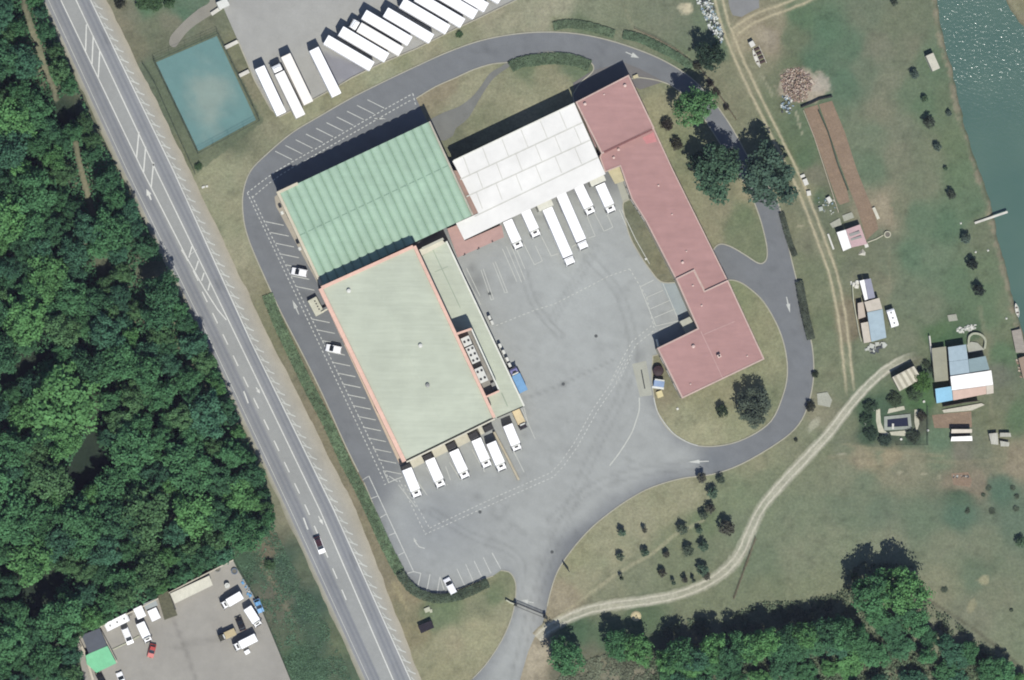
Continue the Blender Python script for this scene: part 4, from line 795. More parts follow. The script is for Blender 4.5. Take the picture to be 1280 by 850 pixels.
mb = MB(); q = xy([(849, 402), (861.5, 396), (871, 411), (858, 417)], 1.6); mb.prism([p.to_2d() for p in q], 0, 2.6); mb.build('side_entrance', mat('buff_concrete', (188, 190, 176)), rC)
mb = MB(); mb.wall([P(820, 424), P(822.5, 434)], .3, 0, 2.2); tag(mb.build('screen_wall', UNITW), 'short white screen wall at the north-west corner of the southern red roof', 'wall')

# site furniture around the halls -----------------------------------------
c = P(395, 383, 1.5); r = empty('cooling_plant', (c.x, c.y, 0), math.radians(-62), 'beige concrete condenser box in a parking bay against the salmon-edged wall', 'condenser')
mb = MB(); mb.box(0, 0, 0, 1.7, 4.4, 2.4, 0, bev=.06); cs = mb.build('casing', mat('beige_casing', (208, 208, 190)), r)
for i in range(4): h = MB(); h.box(-1.3+i*.75, .35, 1.703, 1.78, .35, .3, 0); h.build('vent_hole', DARK, r)
mb = MB(); mb.box(1.95, 1.9, 1.6, 2.2, .35, 3.0, 0); mb.build('duct', mat('cream_slab'), r)
c = P(821.5, 472, 0); r = empty('fuel_tank_cabin', (c.x, c.y, 0), math.radians(-8), 'round dark fuel tank with a blue-grey pump cabin beside the concrete pad', 'fuel tank')
mb = MB(); mb.lathe(-.1, 1.7, [(1.35, 0), (1.35, 1.3), (1.2, 1.42), (.3, 1.5)], 20); mb.build('tank', mat('dark_tank', (58, 42, 44), rough=.5), r)
mb = MB(); mb.box(.5, -1.5, 0, 1.6, 2.6, 1.5, 0, bev=.05); mb.build('cabin', mat('pale_blue_cabin', (150, 172, 205)), r); mb = MB(); mb.box(.5, -.6, 1.2, 1.75, 2.4, .35, 0); mb.build('hood', UNITW, r); mb = MB(); mb.box(.5, -2.5, 0, .3, 3.0, .5, 0); mb.build('step', UNITW, r)
c = P(824, 493, 0); r = empty('pallet_stack', (c.x, c.y, 0), math.radians(20), 'pale yellow stack of boards on the grass south of the fuel cabin', 'pallets'); mb = MB()
for i in range(5): mb.box(.04*i, 0, i*.15, i*.15+.1, 1.3, 1.6, 0)
mb.build('boards', mat('pale_yellow_boards', (226, 214, 166)), r)
c = P(532.5, 783.5, 1.2); r = empty('hoarding_shadow', (c.x, c.y, 0), math.radians(24), 'black flat-topped kiosk standing in for a sign shadow by the highway entrance', 'shadow_block')
mb = MB(); mb.box(0, 0, 0, 1.5, 3.3, 1.7, 0); mb.build('body', mat('shadow_block_grey', (110, 108, 104)), r); mb = MB(); mb.box(0, 0, 1.503, 1.62, 3.6, 2.0, 0); mb.build('roof', mat('black_roof', albedo=(.017, .015, .02), var=.1, var2=0), r)  # black-topped block painted in place of a raised sign's shadow
r.name = 'sign_shadow'
mb = MB(); p = P(534, 762); mb.box(p.x, p.y, 0, .5, 1.5, 1.2, .4, bev=.1); mb.box(p.x+.9, p.y-.3, 0, .35, .7, .9, .1, bev=.08); tag(mb.build('concrete_block', mat('pale_block', (196, 198, 176))), 'pale concrete block on the grass just below the curved hedge', 'block')
# sliding gate
a, b = P(645, 754), P(681.5, 769); d = (b-a); L = d.length; r = empty('sliding_gate', (a.x, a.y, 0), math.atan2(d.y, d.x), 'dark grey sliding gate on rails across the entrance road', 'gate')
mb = MB(); mb.box(L/2, 0, .05, .15, L, .12, 0); mb.box(L/2, -.7, .05, .12, L*.96, .1, 0); mb.build('rail', mat('rail_grey', (96, 98, 96)), r)
mb = MB(); 
for z in (.3, 1.5): mb.box(L/2, .0, z, z+.1, L-.6, .1, 0)
for i in range(40): mb.box(.35+(L-.7)*i/39, 0, .4, 1.5, .05, .05, 0)
mb.build('gate_leaf', mat('gate_grey', (86, 88, 88)), r)
for x in (0, L): mb = MB(); mb.box(x, -.35, 0, 2.1, .45, .8, 0, bev=.04); mb.build('gate_post', mat('gate_post', (70, 74, 72)), r)
mb = MB(); mb.wall([P(632, 750), P(637, 753), P(642, 755)], .3, 0, 1.1); tag(mb.build('entrance_wall', mat('pale_block')), 'short pale wall west of the sliding gate', 'wall')
# sign on two posts
c = P(707.5, 710); r = empty('entrance_sign', (c.x, c.y, 0), math.radians(-53), 'narrow dark sign board on two posts on the dry bank by the entrance road', 'sign'); mb = MB(); mb.box(0, 0, .9, 1.9, 2.4, .12, 0); mb.build('board', mat('dark_sign', (60, 62, 60)), r)
for s in (-1, 1): mb = MB(); mb.box(s*1.0, 0, 0, 1.9, .1, .16, 0); mb.build('post', STEEL, r)
# court fence
def fence(name, pts, h, label, closed=False, step=3.0, railm=STEEL, cat='fence', group=None, rails=(.1, .5, 1.0)):
    W = [P(x, y) for x, y in pts]; r = wroot(name, W, label, cat, group); pm = MB(); posts = []
    n = len(W); k = n if closed else n-1
    for i in range(k):
        a, b = W[i], W[(i+1) % n]; L = (b-a).length; m = max(1, round(L/step))
        for j in range(m): posts.append(a.lerp(b, j/m))
    if not closed: posts.append(W[-1])
    rm = MB()
    for f in rails: rm.wall(W, .05, h*f-.05, h*f, closed=closed)
    rm.build('rail', railm, r)
    for p in posts[:100]: mb = MB(); mb.cyl((p.x, p.y, 0), .05, .045, (p.x, p.y, h+.05), 6); mb.build('post', railm, r)
    return r
fence('court_fence', [(192, 77), (271.5, 42), (324, 151), (247, 192)], 3.0, 'tall thin wire fence around the turquoise sports court', True, 4.0, mat('dark_wire', (70, 84, 72)), rails=(.05, .35, .66, 1))
fence('boundary_fence', [(178, 80), (193, 104), (208, 138), (236, 200), (244, 218)], 1.4, 'low fence on the bank between the highway shoulder and the sports court', False, 4.0, mat('dark_wire'))
fence('garden_fence', [(1159, 508), (1159, 530), (1159, 556), (1120, 556)], 1.5, 'dark fence enclosing the pool garden on its east and south', False, 2.5, mat('dark_wire'))
fence('field_fence', [(917, 748), (930, 712), (944, 672)], 1.1, 'thin fence running down from the gravel track bend to the wood', False, 4.5, mat('weathered_wood', (110, 96, 82)))
fence('slope_fence', [(793, 36), (820, 48), (845, 62), (868, 82)], 1.1, 'low fence on the grass bank above the northern hedge', False, 4, mat('weathered_wood'))
fence('drive_fence', [(874, 84), (893, 110), (905, 128), (920, 150)], 1.1, 'low fence beside the drive east of the largest roadside shrub', False, 4, mat('weathered_wood'))
for x, y, lab in ((297, 52, 'northern concrete bollard wall at the court side of the truck park'), (304.5, 91.5, 'southern concrete bollard wall at the court side of the truck park')):
    pass
for (a, b), lab in ((((281, 60), (297, 52)), 'upper white barrier wall between the sports court and the truck park'), (((299, 95), (311, 89)), 'lower white barrier wall between the sports court and the truck park'), (((264, 18), (276, 10)), 'white barrier block where the gravel lane meets the truck park')):
    mb = MB(); mb.wall([P(*a), P(*b)], .9, 0, .8); tag(mb.build('barrier_wall', mat('pale_barrier', (218, 216, 206))), lab, 'barrier')
c = P(278.5, 5, 1.5); mb = MB(); mb.box(c.x, c.y, 0, 2.4, 2.8, 2.0, math.radians(25), bev=.05); r = tag(mb.build('site_cabin', UNITW), 'small white cabin at the top left corner of the truck park', 'cabin')
# ---------------------------------------------------------------- vehicles (built along +x, front at +x, origin at the rear)
TYRE = mat('tyre_rubber', albedo=(.02, .02, .02), var=0, var2=0); VW = mat('vehicle_white', rough=.45, var=.02, space='object', spec=.4, albedo=(.74, .74, .73), var2=0); CHAS = mat('chassis_grey', (72, 74, 78), rough=.7, space='object')
TRW = mat('trailer_white', rough=.55, var=.03, space='object', albedo=(.76, .76, .76), scale=1.5, var2=0); TRC = mat('trailer_cream', rough=.6, var=.02, space='object', albedo=(.68, .64, .57), var2=0); TRI = mat('trailer_ivory', rough=.6, var=.02, space='object', albedo=(.68, .66, .62), var2=0)
LAMP = mat('lamp_lens', (230, 225, 200), rough=.2, var=0, var2=0); RIM = mat('wheel_rim', (170, 170, 172), rough=.4, var=0, var2=0)
def wheel(root, x, y, r=.5, w=.3):
    mb = MB(); mb.cyl((x, y-w/2, r), r, r, (x, y+w/2, r), 14); t = mb.build('wheel', TYRE, root); s = 1 if y > 0 else -1
    mb = MB(); mb.cyl((x, y+s*w/2, r), r*.5, r*.45, (x, y+s*(w/2+.02), r), 10); mb.build('rim', RIM, t); return t
def cab(root, x0, L, W, h, body, name='cab', hatch=True, gap=.0):
    """flat-nosed lorry cab from x0 to x0+L"""
    mb = MB(); pr = [(x0, .55), (x0+L, .55), (x0+L+.04, 1.5), (x0+L-.28, h-.25), (x0+L-.6, h), (x0, h)]; y = W/2
    i = mb.add([(a, -y+(.08 if z > 1.6 else 0), z) for a, z in pr]); j = mb.add([(a, y-(.08 if z > 1.6 else 0), z) for a, z in pr]); n = len(pr)
    for k in range(n): q = (k+1) % n; mb.face((i+k, i+q, j+q, j+k))
    mb.face([i+k for k in range(n)]); mb.face([j+k for k in reversed(range(n))]); c = mb.build(name, body, root)
    mb = MB(); k = mb.add([(x0+L+.045, -y+.18, 1.6), (x0+L+.045, y-.18, 1.6), (x0+L-.25, y-.25, h-.28), (x0+L-.25, -y+.25, h-.28)]); mb.v = [(a+.03, b, z) for a, b, z in mb.v]; mb.face((0, 1, 2, 3)); mb.build('windshield', GLASS, c, recalc=False)
    for s in (-1, 1):
        mb = MB(); mb.box(x0+L*.62, s*(y-.04), 1.65, h-.5, L*.42, .1, 0); mb.build('side_window', GLASS, c)
        mb = MB(); mb.box(x0+L-.05, s*(y+.14), 1.5, 2.2, .12, .2, 0); mb.build('mirror', CHAS, c)
        mb = MB(); mb.box(x0+L+.02, s*(y-.35), .75, .95, .1, .35, 0); mb.build('headlight', LAMP, c)
    if hatch: mb = MB(); mb.box(x0+L*.30, 0, h+.004, h+.12, .6, .95, 0); mb.build('roof_hatch', DARK, c)
    return c
def rigid(L=7.6, W=2.5, h=3.45, body=VW, box=TRW, label='', cabL=1.75, wheels=True):
    r = empty('box_truck', (0, 0, 0)); bl = L-cabL-.1
    mb = MB(); mb.box(bl/2, 0, 1.0, h, bl, W, 0, bev=.06); b_ = mb.build('cargo_box', box, r)
    mb = MB(); mb.box(.02, 0, 1.2, h-.15, .1, W-.3, 0); mb.build('rear_door', GREYM, b_)
    mb = MB(); mb.box(L/2-.2, 0, .55, .98, L-.6, 1.0, 0); mb.build('chassis', CHAS, r)
    mb = MB(); mb.box(bl+.25, 0, 2.4, 3.1, .5, W-.5, 0, taper=.1); mb.build('fridge_unit', UNITW, b_)
    cab(r, L-cabL, cabL, W-.25, 2.75, body)
    for x in (1.6, L-.9):
        for s in (-1, 1): wheel(r, x, s*(W/2-.2))
    return r
def trailer_parts(r, L=13.4, W=2.55, h=3.95, m=TRW, axles=(1.8, 3.1, 4.4)):
    mb = MB(); mb.box(L/2, 0, 1.25, h, L, W, 0, bev=.05); b_ = mb.build('trailer_body', m, r)
    mb = MB(); mb.box(-.01, 0, 1.35, h-.12, .08, W-.2, 0); mb.build('rear_door', GREYM, b_)
    mb = MB(); mb.box(L/2+.3, 0, .8, 1.24, L-1.2, 1.1, 0); mb.build('chassis', CHAS, r)
    for x in axles:
        for s in (-1, 1): wheel(r, x, s*(W/2-.22), .5, .38)
    for s in (-1, 1): mb = MB(); mb.box(L-3, s*.8, 0, .82, .18, .18, 0); mb.build('landing_leg', CHAS, r)
    return b_
def semi_trailer(m=TRW, L=13.4):
    r = empty('semi_trailer', (0, 0, 0)); trailer_parts(r, L, m=m); return r
def artic(L=13.4, m=TRW, body=VW, cabL=2.1, gap=.45, hatch=False):
    r = empty('articulated_truck', (0, 0, 0)); trailer_parts(r, L, m=m, h=3.9)
    mb = MB(); mb.box(L-.2, 0, .5, .95, 4.6, .9, 0); mb.build('tractor_chassis', CHAS, r)
    c = cab(r, L+gap, cabL, 2.35, 3.3, body, hatch=hatch)
    mb = MB(); mb.box(L+gap+cabL*.35, 0, 3.303, 3.6, cabL*.5, 1.9, 0, taper=.15); mb.build('air_deflector', body, c)
    for x in (L-1.2, L+gap+cabL-1.0):
        for s in (-1, 1): wheel(r, x, s*1.0)
    return r
def profile_body(mb, sec, W, inset_top=.0):
    n = len(sec); i = mb.add([(x, -W/2+(inset_top if z > .95 else 0), z) for x, z in sec]); j = mb.add([(x, W/2-(inset_top if z > .95 else 0), z) for x, z in sec])
    for k in range(n): q = (k+1) % n; mb.face((i+k, i+q, j+q, j+k))
    mb.face([i+k for k in range(n)]); mb.face([j+k for k in reversed(range(n))])
def car(body, kind='hatch', L=4.0, W=1.72, name='parked_car'):
    r = empty(name, (0, 0, 0)); mb = MB()
    if kind == 'van': low = [(0, .35), (L, .35), (L+.02, .7), (L-.1, .9), (L-.75, 1.12), (0.04, 1.2), (0, .9)]; roof = [(.12, 1.18), (L-.85, 1.08), (L-1.55, 1.78), (L-1.8, 1.86), (.25, 1.88), (.1, 1.75)]; H = 1.88
    else: low = [(0, .35), (L, .35), (L+.02, .62), (L-.12, .78), (L-1.1, .93), (.15, .98), (0, .8)]; roof = [(.18, .93), (L-1.05, .90), (L-1.75, 1.38), (L-2.0, 1.45), (.75, 1.46), (.45, 1.36)]; H = 1.46
    profile_body(mb, low, W); b_ = mb.build('body', body, r)
    g = MB(); profile_body(g, roof, W-.16, .08); gl = g.build('windows', GLASS, r)
    rx0, rx1 = (.25, L-1.85) if kind == 'van' else (.7, L-1.95)
    t = MB(); t.box((rx0+rx1)/2, 0, H-.04, H+.03, rx1-rx0, W-.36, 0, bev=.03); rp = t.build('roof', body, r)
    if kind == 'van':
        for s in (-1, 1): t = MB(); t.box(L*.32, s*(W/2-.1), 1.1, 1.85, L*.58, .12, 0); t.build('side_panel', body, r)
    for x in (.75, L-.75):
        for s in (-1, 1): wheel(r, x, s*(W/2-.1), .32, .2)
    for s in (-1, 1):
        t = MB(); t.box(L-.02, s*(W/2-.25), .58, .72, .1, .3, 0); t.build('headlight', LAMP, b_)
        t = MB(); t.box(0, s*(W/2-.2), .7, .85, .08, .22, 0); t.build('tail_light', mat('red_lens', (150, 30, 28), var=0, var2=0), b_)
    return r
def place(r, rear, front, zr=2.5, label='', cat='truck', group=None):
    a, b = P(*rear, zr), P(*front, zr); r.location = (a.x, a.y, .035); r.rotation_euler = (0, 0, math.atan2(b.y-a.y, b.x-a.x)); return tag(r, label, cat, group)
used = {}
def get(key, fn):
    if key not in used: used[key] = fn(); return used[key]
    return copy_tree(used[key])
# trailers in the upper truck park; rear end given first
TG = 'trailers parked in the upper truck park'
place(get('tw', lambda: semi_trailer(TRW, 12.9)), (324.5, 84), (351.7, 142), 3.9, 'white semi-trailer standing leftmost in the upper truck park, next to the sports court', 'trailer', TG)
t = get('ac', lambda: artic(12.2, TRI, VW, 2.0, .35, True)); place(t, (376, 145.5), (347.8, 87.5), 3.9, 'truck with white cab and off-white trailer, second from the left in the upper park', 'truck', 'articulated trucks')
place(get('tc', lambda: semi_trailer(TRC, 13.3)), (385.8, 129), (358, 71), 3.9, 'cream-coloured semi-trailer, third from the left in the upper park', 'trailer', TG)
place(get('tw', None), (392.3, 61), (421, 119), 3.9, 'white semi-trailer standing alone across the gap from the cream one', 'trailer', TG)
used['tw2'] = semi_trailer(TRW, 13.3); first = [True]
def g2():
    if first[0]: first[0] = False; return used['tw2']
    return copy_tree(used['tw2'])
V = (56.5, 33.2)
ords = ['first angled white trailer, lowest left of the slanting row', 'second angled white trailer in the slanting row', 'angled white trailer just right of the cab-fronted truck', 'fifth angled white trailer in the slanting row', 'sixth angled white trailer in the slanting row', 'seventh angled white trailer, cut only slightly by the top edge', 'eighth angled white trailer, its upper end outside the picture', 'ninth angled white trailer, only its lower third in the picture', 'last angled white trailer, just its corner showing at the top edge']
ends = [(465, 83), (483.5, 72), (512.5, 51.5), (539.5, 49-.5), (559.8, 37), (578.5, 29), (594.5, 18.5), (608, 9.5), (626, -1)]
for k, e in enumerate(ends): place(g2(), e, (e[0]-V[0], e[1]-V[1]), 3.9, ords[k], 'trailer', TG)
t = copy_tree(used['ac']); place(t, (501.5, 64.5), (447, 32.5), 3.9, 'angled truck with short white cab, third in the slanting row of trailers', 'truck', 'articulated trucks')
for ch in list(t.children):
    if ch.name.startswith('trailer_body'): pass
# docks of the white hall
DG = 'trucks backed up to the white loading hall'
def rg(): return get('rigid', lambda: rigid(7.6))
place(rg(), (749.8, 230.5), (765.3, 265), 3, 'white box truck nearest the red building at the white hall docks', 'truck', DG)
place(rg(), (723.2, 233), (738.3, 264.5), 3, 'white box truck second from the east at the white hall docks', 'truck', DG)
t = get('artic', lambda: artic(13.0, TRW, VW, 1.95, .3)); place(t, (700.5, 241), (731, 311), 3.5, 'long white articulated truck, eastern of the two at the white hall', 'truck', DG)
place(get('artic', None), (684, 260.5), (714.5, 331), 3.5, 'long white articulated truck reaching farthest south from the white hall', 'truck', DG)
place(rg(), (655.8, 261), (670.5, 293.5), 3, 'white box truck just west of the two long trucks', 'truck', DG)
place(rg(), (634, 275.5), (648.7, 308.5), 3, 'white box truck at the west end of the white hall docks', 'truck', DG)
SG = 'trucks backed up to the south side of the cold store'
for a, b, lab in (((508.3, 586), (522.3, 620.5), 'white box truck at the west corner of the cold store, farthest left'), ((537, 573.7), (551.3, 606.5), 'white box truck second from the left at the cold store'), ((567, 563), (582.2, 596.5), 'white box truck third from the left, slightly forward at the cold store'), ((595, 549), (611, 586), 'white box truck fourth from the left, in the tight pair'), ((613.7, 553), (628.7, 588), 'white box truck in the tight pair, nearest the beige ramp wall')):
    place(rg(), a, b, 3, lab, 'truck', SG)
r = rigid(6.9, 2.45, 3.3, cabL=1.5); place(r, (634.5, 531), (647.5, 563), 3, 'white truck with separate rounded cab east of the ramp wall', 'truck', SG)
BEIGE = mat('beige_body', (226, 208, 168), rough=.6, space='object'); BLUE = mat('sky_blue_cover', (112, 160, 200), rough=.7, space='object', albedo=(.13, .26, .42)); DBODY = mat('dark_cab', albedo=(.02, .015, .02), var=0, var2=0)
r = rigid(5.2, 2.0, 2.6, body=DBODY, box=BEIGE, cabL=1.3); place(r, (644.3, 512), (655.3, 536), 2.3, 'small beige flatbed truck with black cab at the corner of the loading wing', 'truck')
r = rigid(6.6, 2.3, 2.9, body=mat('lavender_cab', (140, 140, 190)), box=BLUE, cabL=1.8); place(r, (654.5, 489.5), (640.5, 460), 2.6, 'truck with sky-blue cargo cover standing beside the loading wing', 'truck')
# cars
place(car(mat('car_white', rough=.3, albedo=(.7, .7, .7), spec=.5, var=0, var2=0), 'van', 3.95), (384, 342), (364.7, 338.3), 1.5, 'small white van in a bay beside the green-roofed hall', 'car', 'white cars parked in the bays')
c2 = copy_tree([o for o in bpy.data.objects if o.name == 'parked_car'][0]); place(c2, (427, 438), (407.5, 434), 1.5, 'small white van in a bay beside the cold store\'s salmon-edged wall', 'car', 'white cars parked in the bays')
c2 = car(mat('car_white'), 'van', 4.4); place(c2, (567.8, 742.5), (557.3, 722), 1.5, 'white estate van parked in the southern bays by the curved hedge', 'car', 'white cars parked in the bays')
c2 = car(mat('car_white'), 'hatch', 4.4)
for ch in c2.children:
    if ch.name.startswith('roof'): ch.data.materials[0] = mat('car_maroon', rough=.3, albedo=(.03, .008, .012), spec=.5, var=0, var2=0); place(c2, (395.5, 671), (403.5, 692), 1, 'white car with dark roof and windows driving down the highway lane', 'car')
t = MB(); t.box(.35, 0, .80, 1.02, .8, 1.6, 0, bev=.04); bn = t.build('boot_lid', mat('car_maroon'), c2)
# western depot
DEP = 'vans and trucks in the roadside depot'
def vv(L, W, h, a, b, lab, box=TRW, body=VW, cl=1.4): place(rigid(L, W, h, body=body, box=box, cabL=cl), a, b, h*.8, lab, 'van', DEP)
vv(5.6, 2.1, 2.9, (302, 743.5), (279, 757), 'white box van, upper one of the three by the depot fence')
vv(6.0, 2.1, 2.9, (320, 796.5), (294, 809.5), 'white box van, lowest by the depot fence with a box beside it')
vv(5.4, 2.2, 2.8, (309, 759.5), (321.5, 779), 'white box van parked tight along the depot\'s east fence', cl=1.1)
vv(4.4, 1.8, 1.9, (294, 789), (277.5, 796.5), 'tan pickup with dark tray in the depot', box=mat('tan_box', (200, 185, 148)), body=mat('olive_cab', (78, 78, 64)))
vv(5.2, 2.2, 2.6, (175, 778.5), (184.5, 799), 'white box van parked below the two white containers', cl=1.2)
r = car(mat('car_white'), 'van', 4.3); place(r, (155.5, 785), (163, 803.5), 1.5, 'white van with rounded nose between the caravan and the box van', 'van', DEP)
r = car(mat('car_red', rough=.35, albedo=(.35, .04, .03), spec=.5, var=0, var2=0), 'hatch', 3.5, 1.55); place(r, (192, 805), (188.5, 819), 1.2, 'small red car standing alone in the depot', 'car', DEP)
r = car(mat('car_black', rough=.3, albedo=(.012, .012, .014), var=0, var2=0), 'hatch', 3.6, 1.65); place(r, (304, 788), (298, 773), 1.2, 'small black car between the box vans of the depot', 'car', DEP)
r = car(mat('car_white'), 'hatch', 3.8, 1.6); place(r, (155.5, 858), (149, 842), 1.2, 'white car half cut off by the bottom edge in the depot', 'car', DEP)
r = car(mat('car_black'), 'hatch', 3.8, 1.6); place(r, (131, 858), (124, 844), 1.2, 'dark car cut off by the bottom edge beside the green roof', 'car', DEP)
r = car(mat('car_blue', rough=.35, albedo=(.12, .28, .48), var=0, var2=0), 'hatch', 3.6, 1.55); place(r, (320, 749), (327.5, 767), 1.2, 'light blue car behind the depot\'s east fence', 'car', DEP)
# caravans
def caravan(L, W, h, a, b, lab, m_=VW, nh=3):
    r = empty('caravan', (0, 0, 0)); mb = MB(); n = 10; sec = [(0.15, .5), (L-.15, .5), (L, .9), (L-.25, h-.3), (L-.7, h), (.5, h), (.1, h-.3), (0, .9)]; profile_body(mb, sec, W); mb.build('body', m_, r)
    for s in (-1, 1): wheel(r, L*.48, s*(W/2-.1), .33, .2)
    for k in range(nh): t = MB(); t.box(L*(k+.7)/(nh+.4), .0, h+.004, h+.09, .45, .5, 0, bev=.03); t.build('roof_light', GREYM, r)
    t = MB(); t.box(L+.5, 0, .45, .55, 1.1, .12, 0); t.build('drawbar', CHAS, r)
    for s in (-1, 1): t = MB(); t.box(L*.5, s*(W/2), 1.2, 1.9, L*.5, .04, 0); t.build('window', GLASS, r)
    place(r, a, b, h*.7, lab, 'caravan', 'caravans')
caravan(6.6, 2.1, 2.4, (131.5, 785), (161, 770.5), 'long white caravan along the north wall of the depot')
caravan(4.6, 1.9, 2.3, (1112, 386.5), (1118.5, 407.5), 'white caravan with three roof lights east of the grey-blue shed roofs')
# ---------------------------------------------------------------- sheds, allotments and clutter
def roofm(name, rgb=None, **k): return mat(name, rgb, rough=.7, var=.07, scale=.9, var2=.06, scale2=.3, **k)
def shed(name, label, roofs, wallm=None, cat='shed', group=None, over=.15, overlap_part='roof'):
    """roofs: list of (poly_px, z_low, z_high or list, material)"""
    allp = [P(*q, 0) for pl, *_ in roofs for q in pl]; r = wroot(name, allp, label, cat, group)
    for pl, z, m_, pn in roofs:
        zl = z if isinstance(z, (list, tuple)) else [z]*len(pl); q = [P(x, y, zz) for (x, y), zz in zip(pl, zl)]; q2 = [p.to_2d() for p in q]
        mb = MB(); mb.prism(inset(q2, over), 0, [v-.14 for v in zl]); mb.build('wall', wallm or mat('shed_wall', (176, 168, 150)), r)
        mb = MB(); n = len(q); t = mb.add([(p.x, p.y, v) for p, v in zip(q, zl)]); b = mb.add([(p.x, p.y, v-.1) for p, v in zip(q, zl)])
        for i in range(n): j = (i+1) % n; mb.face((t+i, b+i, b+j, t+j))
        mb.face([t+i for i in range(n)]); mb.face([b+i for i in reversed(range(n))]); mb.build(pn, m_, r)
    return r
RW, RBG, RTE, RLB, RPK, RGG, RBE = roofm('sheet_white', (236, 234, 226), albedo=(.66, .65, .62)), roofm('sheet_blue_grey', (172, 192, 202)), roofm('sheet_teal_grey', (146, 168, 172)), roofm('sheet_light_blue', (150, 204, 232)), roofm('tile_pink', (208, 182, 168)), roofm('felt_grey_green', (160, 160, 140)), roofm('sheet_beige', (208, 200, 186))
RCO = roofm('corrugated_ivory', (208, 204, 186), streak=(math.radians(-70+90), .3, 1.1, .10))
# house by the river
root = shed('allotment_house', 'large patchwork-roofed house with blue, white and pink sheets near the river', [
  ([(1185, 434), (1207.5, 430.5), (1210, 449), (1186.5, 452)], [3.0, 3.0, 3.2, 3.2], RBG, 'roof'),
  ([(1186.5, 452.3), (1210, 449.3), (1212, 466), (1188, 469.8)], [3.2, 3.2, 3.4, 3.4], RBG, 'roof'),
  ([(1210.3, 449), (1232, 445), (1237, 462), (1212.3, 466)], [3.1, 3.0, 3.3, 3.4], RTE, 'roof'),
  ([(1188, 470.5), (1239, 463), (1241.5, 481), (1190, 488)], [3.8, 3.8, 3.3, 3.3], RW, 'roof'),
  ([(1190.5, 488.4), (1232.5, 482.6), (1233, 492.5), (1191.5, 500.5)], [3.1, 3.1, 2.6, 2.6], roofm('tile_pink'), 'roof'),
  ([(1232.8, 482.5), (1241.7, 481.3), (1242, 491.5), (1233.3, 493)], [3.2, 3.2, 2.8, 2.8], RBE, 'roof')], cat='house')
shed('lean_to_shed', 'light blue lean-to roof at the west end of the patchwork house', [([(1169, 486), (1189.6, 482.8), (1191, 500.3), (1170.8, 504)], [2.7, 2.7, 2.4, 2.4], RLB, 'roof')])
shed('long_shed', 'grey-green felt roofed shed just west of the patchwork house', [([(1164.5, 435.5), (1182.5, 433), (1185.5, 475.5), (1168.3, 477.5)], [2.2, 2.2, 2.0, 2.0], RGG, 'roof')])
shed('striped_shed', 'ivory corrugated shed set at an angle beside the track\'s end', [([(1115.5, 471.5), (1142.5, 457.5), (1152, 473.5), (1124.5, 489)], [3.1, 3.1, 2.4, 2.4], RCO, 'roof')])
strp = [o for o in bpy.data.objects if o.name.startswith('striped_shed')][0]
for (a_, b_) in (((1118.8, 470.8), (1127.8, 486.6)), ((1125.5, 467.4), (1134.6, 482.8)), ((1132.3, 463.8), (1141.6, 479.2)), ((1138.6, 460.6), (1147.6, 475.4))):
    mb = MB(); pa, pb = P(*a_, 3.13), P(*b_, 2.45); d_ = (pb-pa).normalized(); n_ = Vector((-d_.y, d_.x, 0))*.33; i = mb.add([pa+n_, pb+n_, pb-n_, pa-n_, pa+n_+Vector((0, 0, .08)), pb+n_+Vector((0, 0, .08)), pb-n_+Vector((0, 0, .08)), pa-n_+Vector((0, 0, .08))]); [mb.face(f_) for f_ in ((4, 5, 6, 7), (0, 1, 5, 4), (1, 2, 6, 5), (2, 3, 7, 6), (3, 0, 4, 7))]; mb.build('weathered_sheet', roofm('weathered_strip', (168, 164, 146)), strp, recalc=True)
mb = MB(); mb.wall([P(x, y) for x, y in smooth([(1210, 430), (1211, 421), (1217, 417), (1226, 419), (1231, 426), (1230, 436)], False, 5)], .5, 0, 1.0); tag(mb.build('round_garden_wall', mat('pale_stone', (178, 182, 160), var=.2, scale=3)), 'curved pale garden wall north-east of the patchwork house', 'wall')
mb = MB(); mb.prism([p.to_2d() for p in xy([(1208.5, 431), (1214, 427), (1222, 428.5), (1231, 437), (1211, 441.5)], .4)], 0, .35); tag(mb.build('patio_slab', mat('patio_grey', (176, 178, 166))), 'pale patio slab inside the curved wall behind the house', 'patio')
mb = MB(); mb.prism([p.to_2d() for p in xy([(1178, 512.5), (1204, 508), (1227, 504), (1231, 506), (1215, 513), (1180, 516)], .5)], 0, .4); tag(mb.build('terrace', mat('pale_terrace', (206, 202, 186), var=.15, scale=2)), 'pale terrace strip in front of the patchwork house', 'terrace')
mb = MB(); mb.wall([P(1178, 508), P(1205, 503), P(1222, 501)], .12, .0, 2.6); tag(mb.build('terrace_screen', mat('dark_maroon', albedo=(.03, .012, .015), var=0, var2=0)), 'dark maroon screen between the terrace and the house', 'screen')
shed('pink_shed', 'shed with white and pink roof halves at the foot of the long soil beds', [([(1045.8, 290.5), (1057, 287), (1064.3, 309.5), (1054, 314)], [2.3, 2.6, 2.6, 2.3], RW, 'roof'), ([(1057.3, 286.9), (1075, 280.5), (1084, 305), (1064.6, 309.4)], [2.6, 2.2, 2.2, 2.6], roofm('faded_pink', (206, 176, 178)), 'roof')])
mb = MB(); [mb.prism([p.to_2d() for p in xy(q, 2.6)], 2.2, 2.62) for q in ([(1061, 292.5), (1074, 288.5), (1075.5, 291.5), (1062, 296)], [(1063, 298.5), (1076.5, 294.5), (1077.5, 297), (1064, 301)])]; tag(mb.build('roof_sheets', mat('grey_sheet', (160, 160, 156))), 'two grey loose sheets lying on the pink roof half', 'roof sheets')
PS = mat('pale_slab', (172, 174, 160), var=.14, scale=2.5)
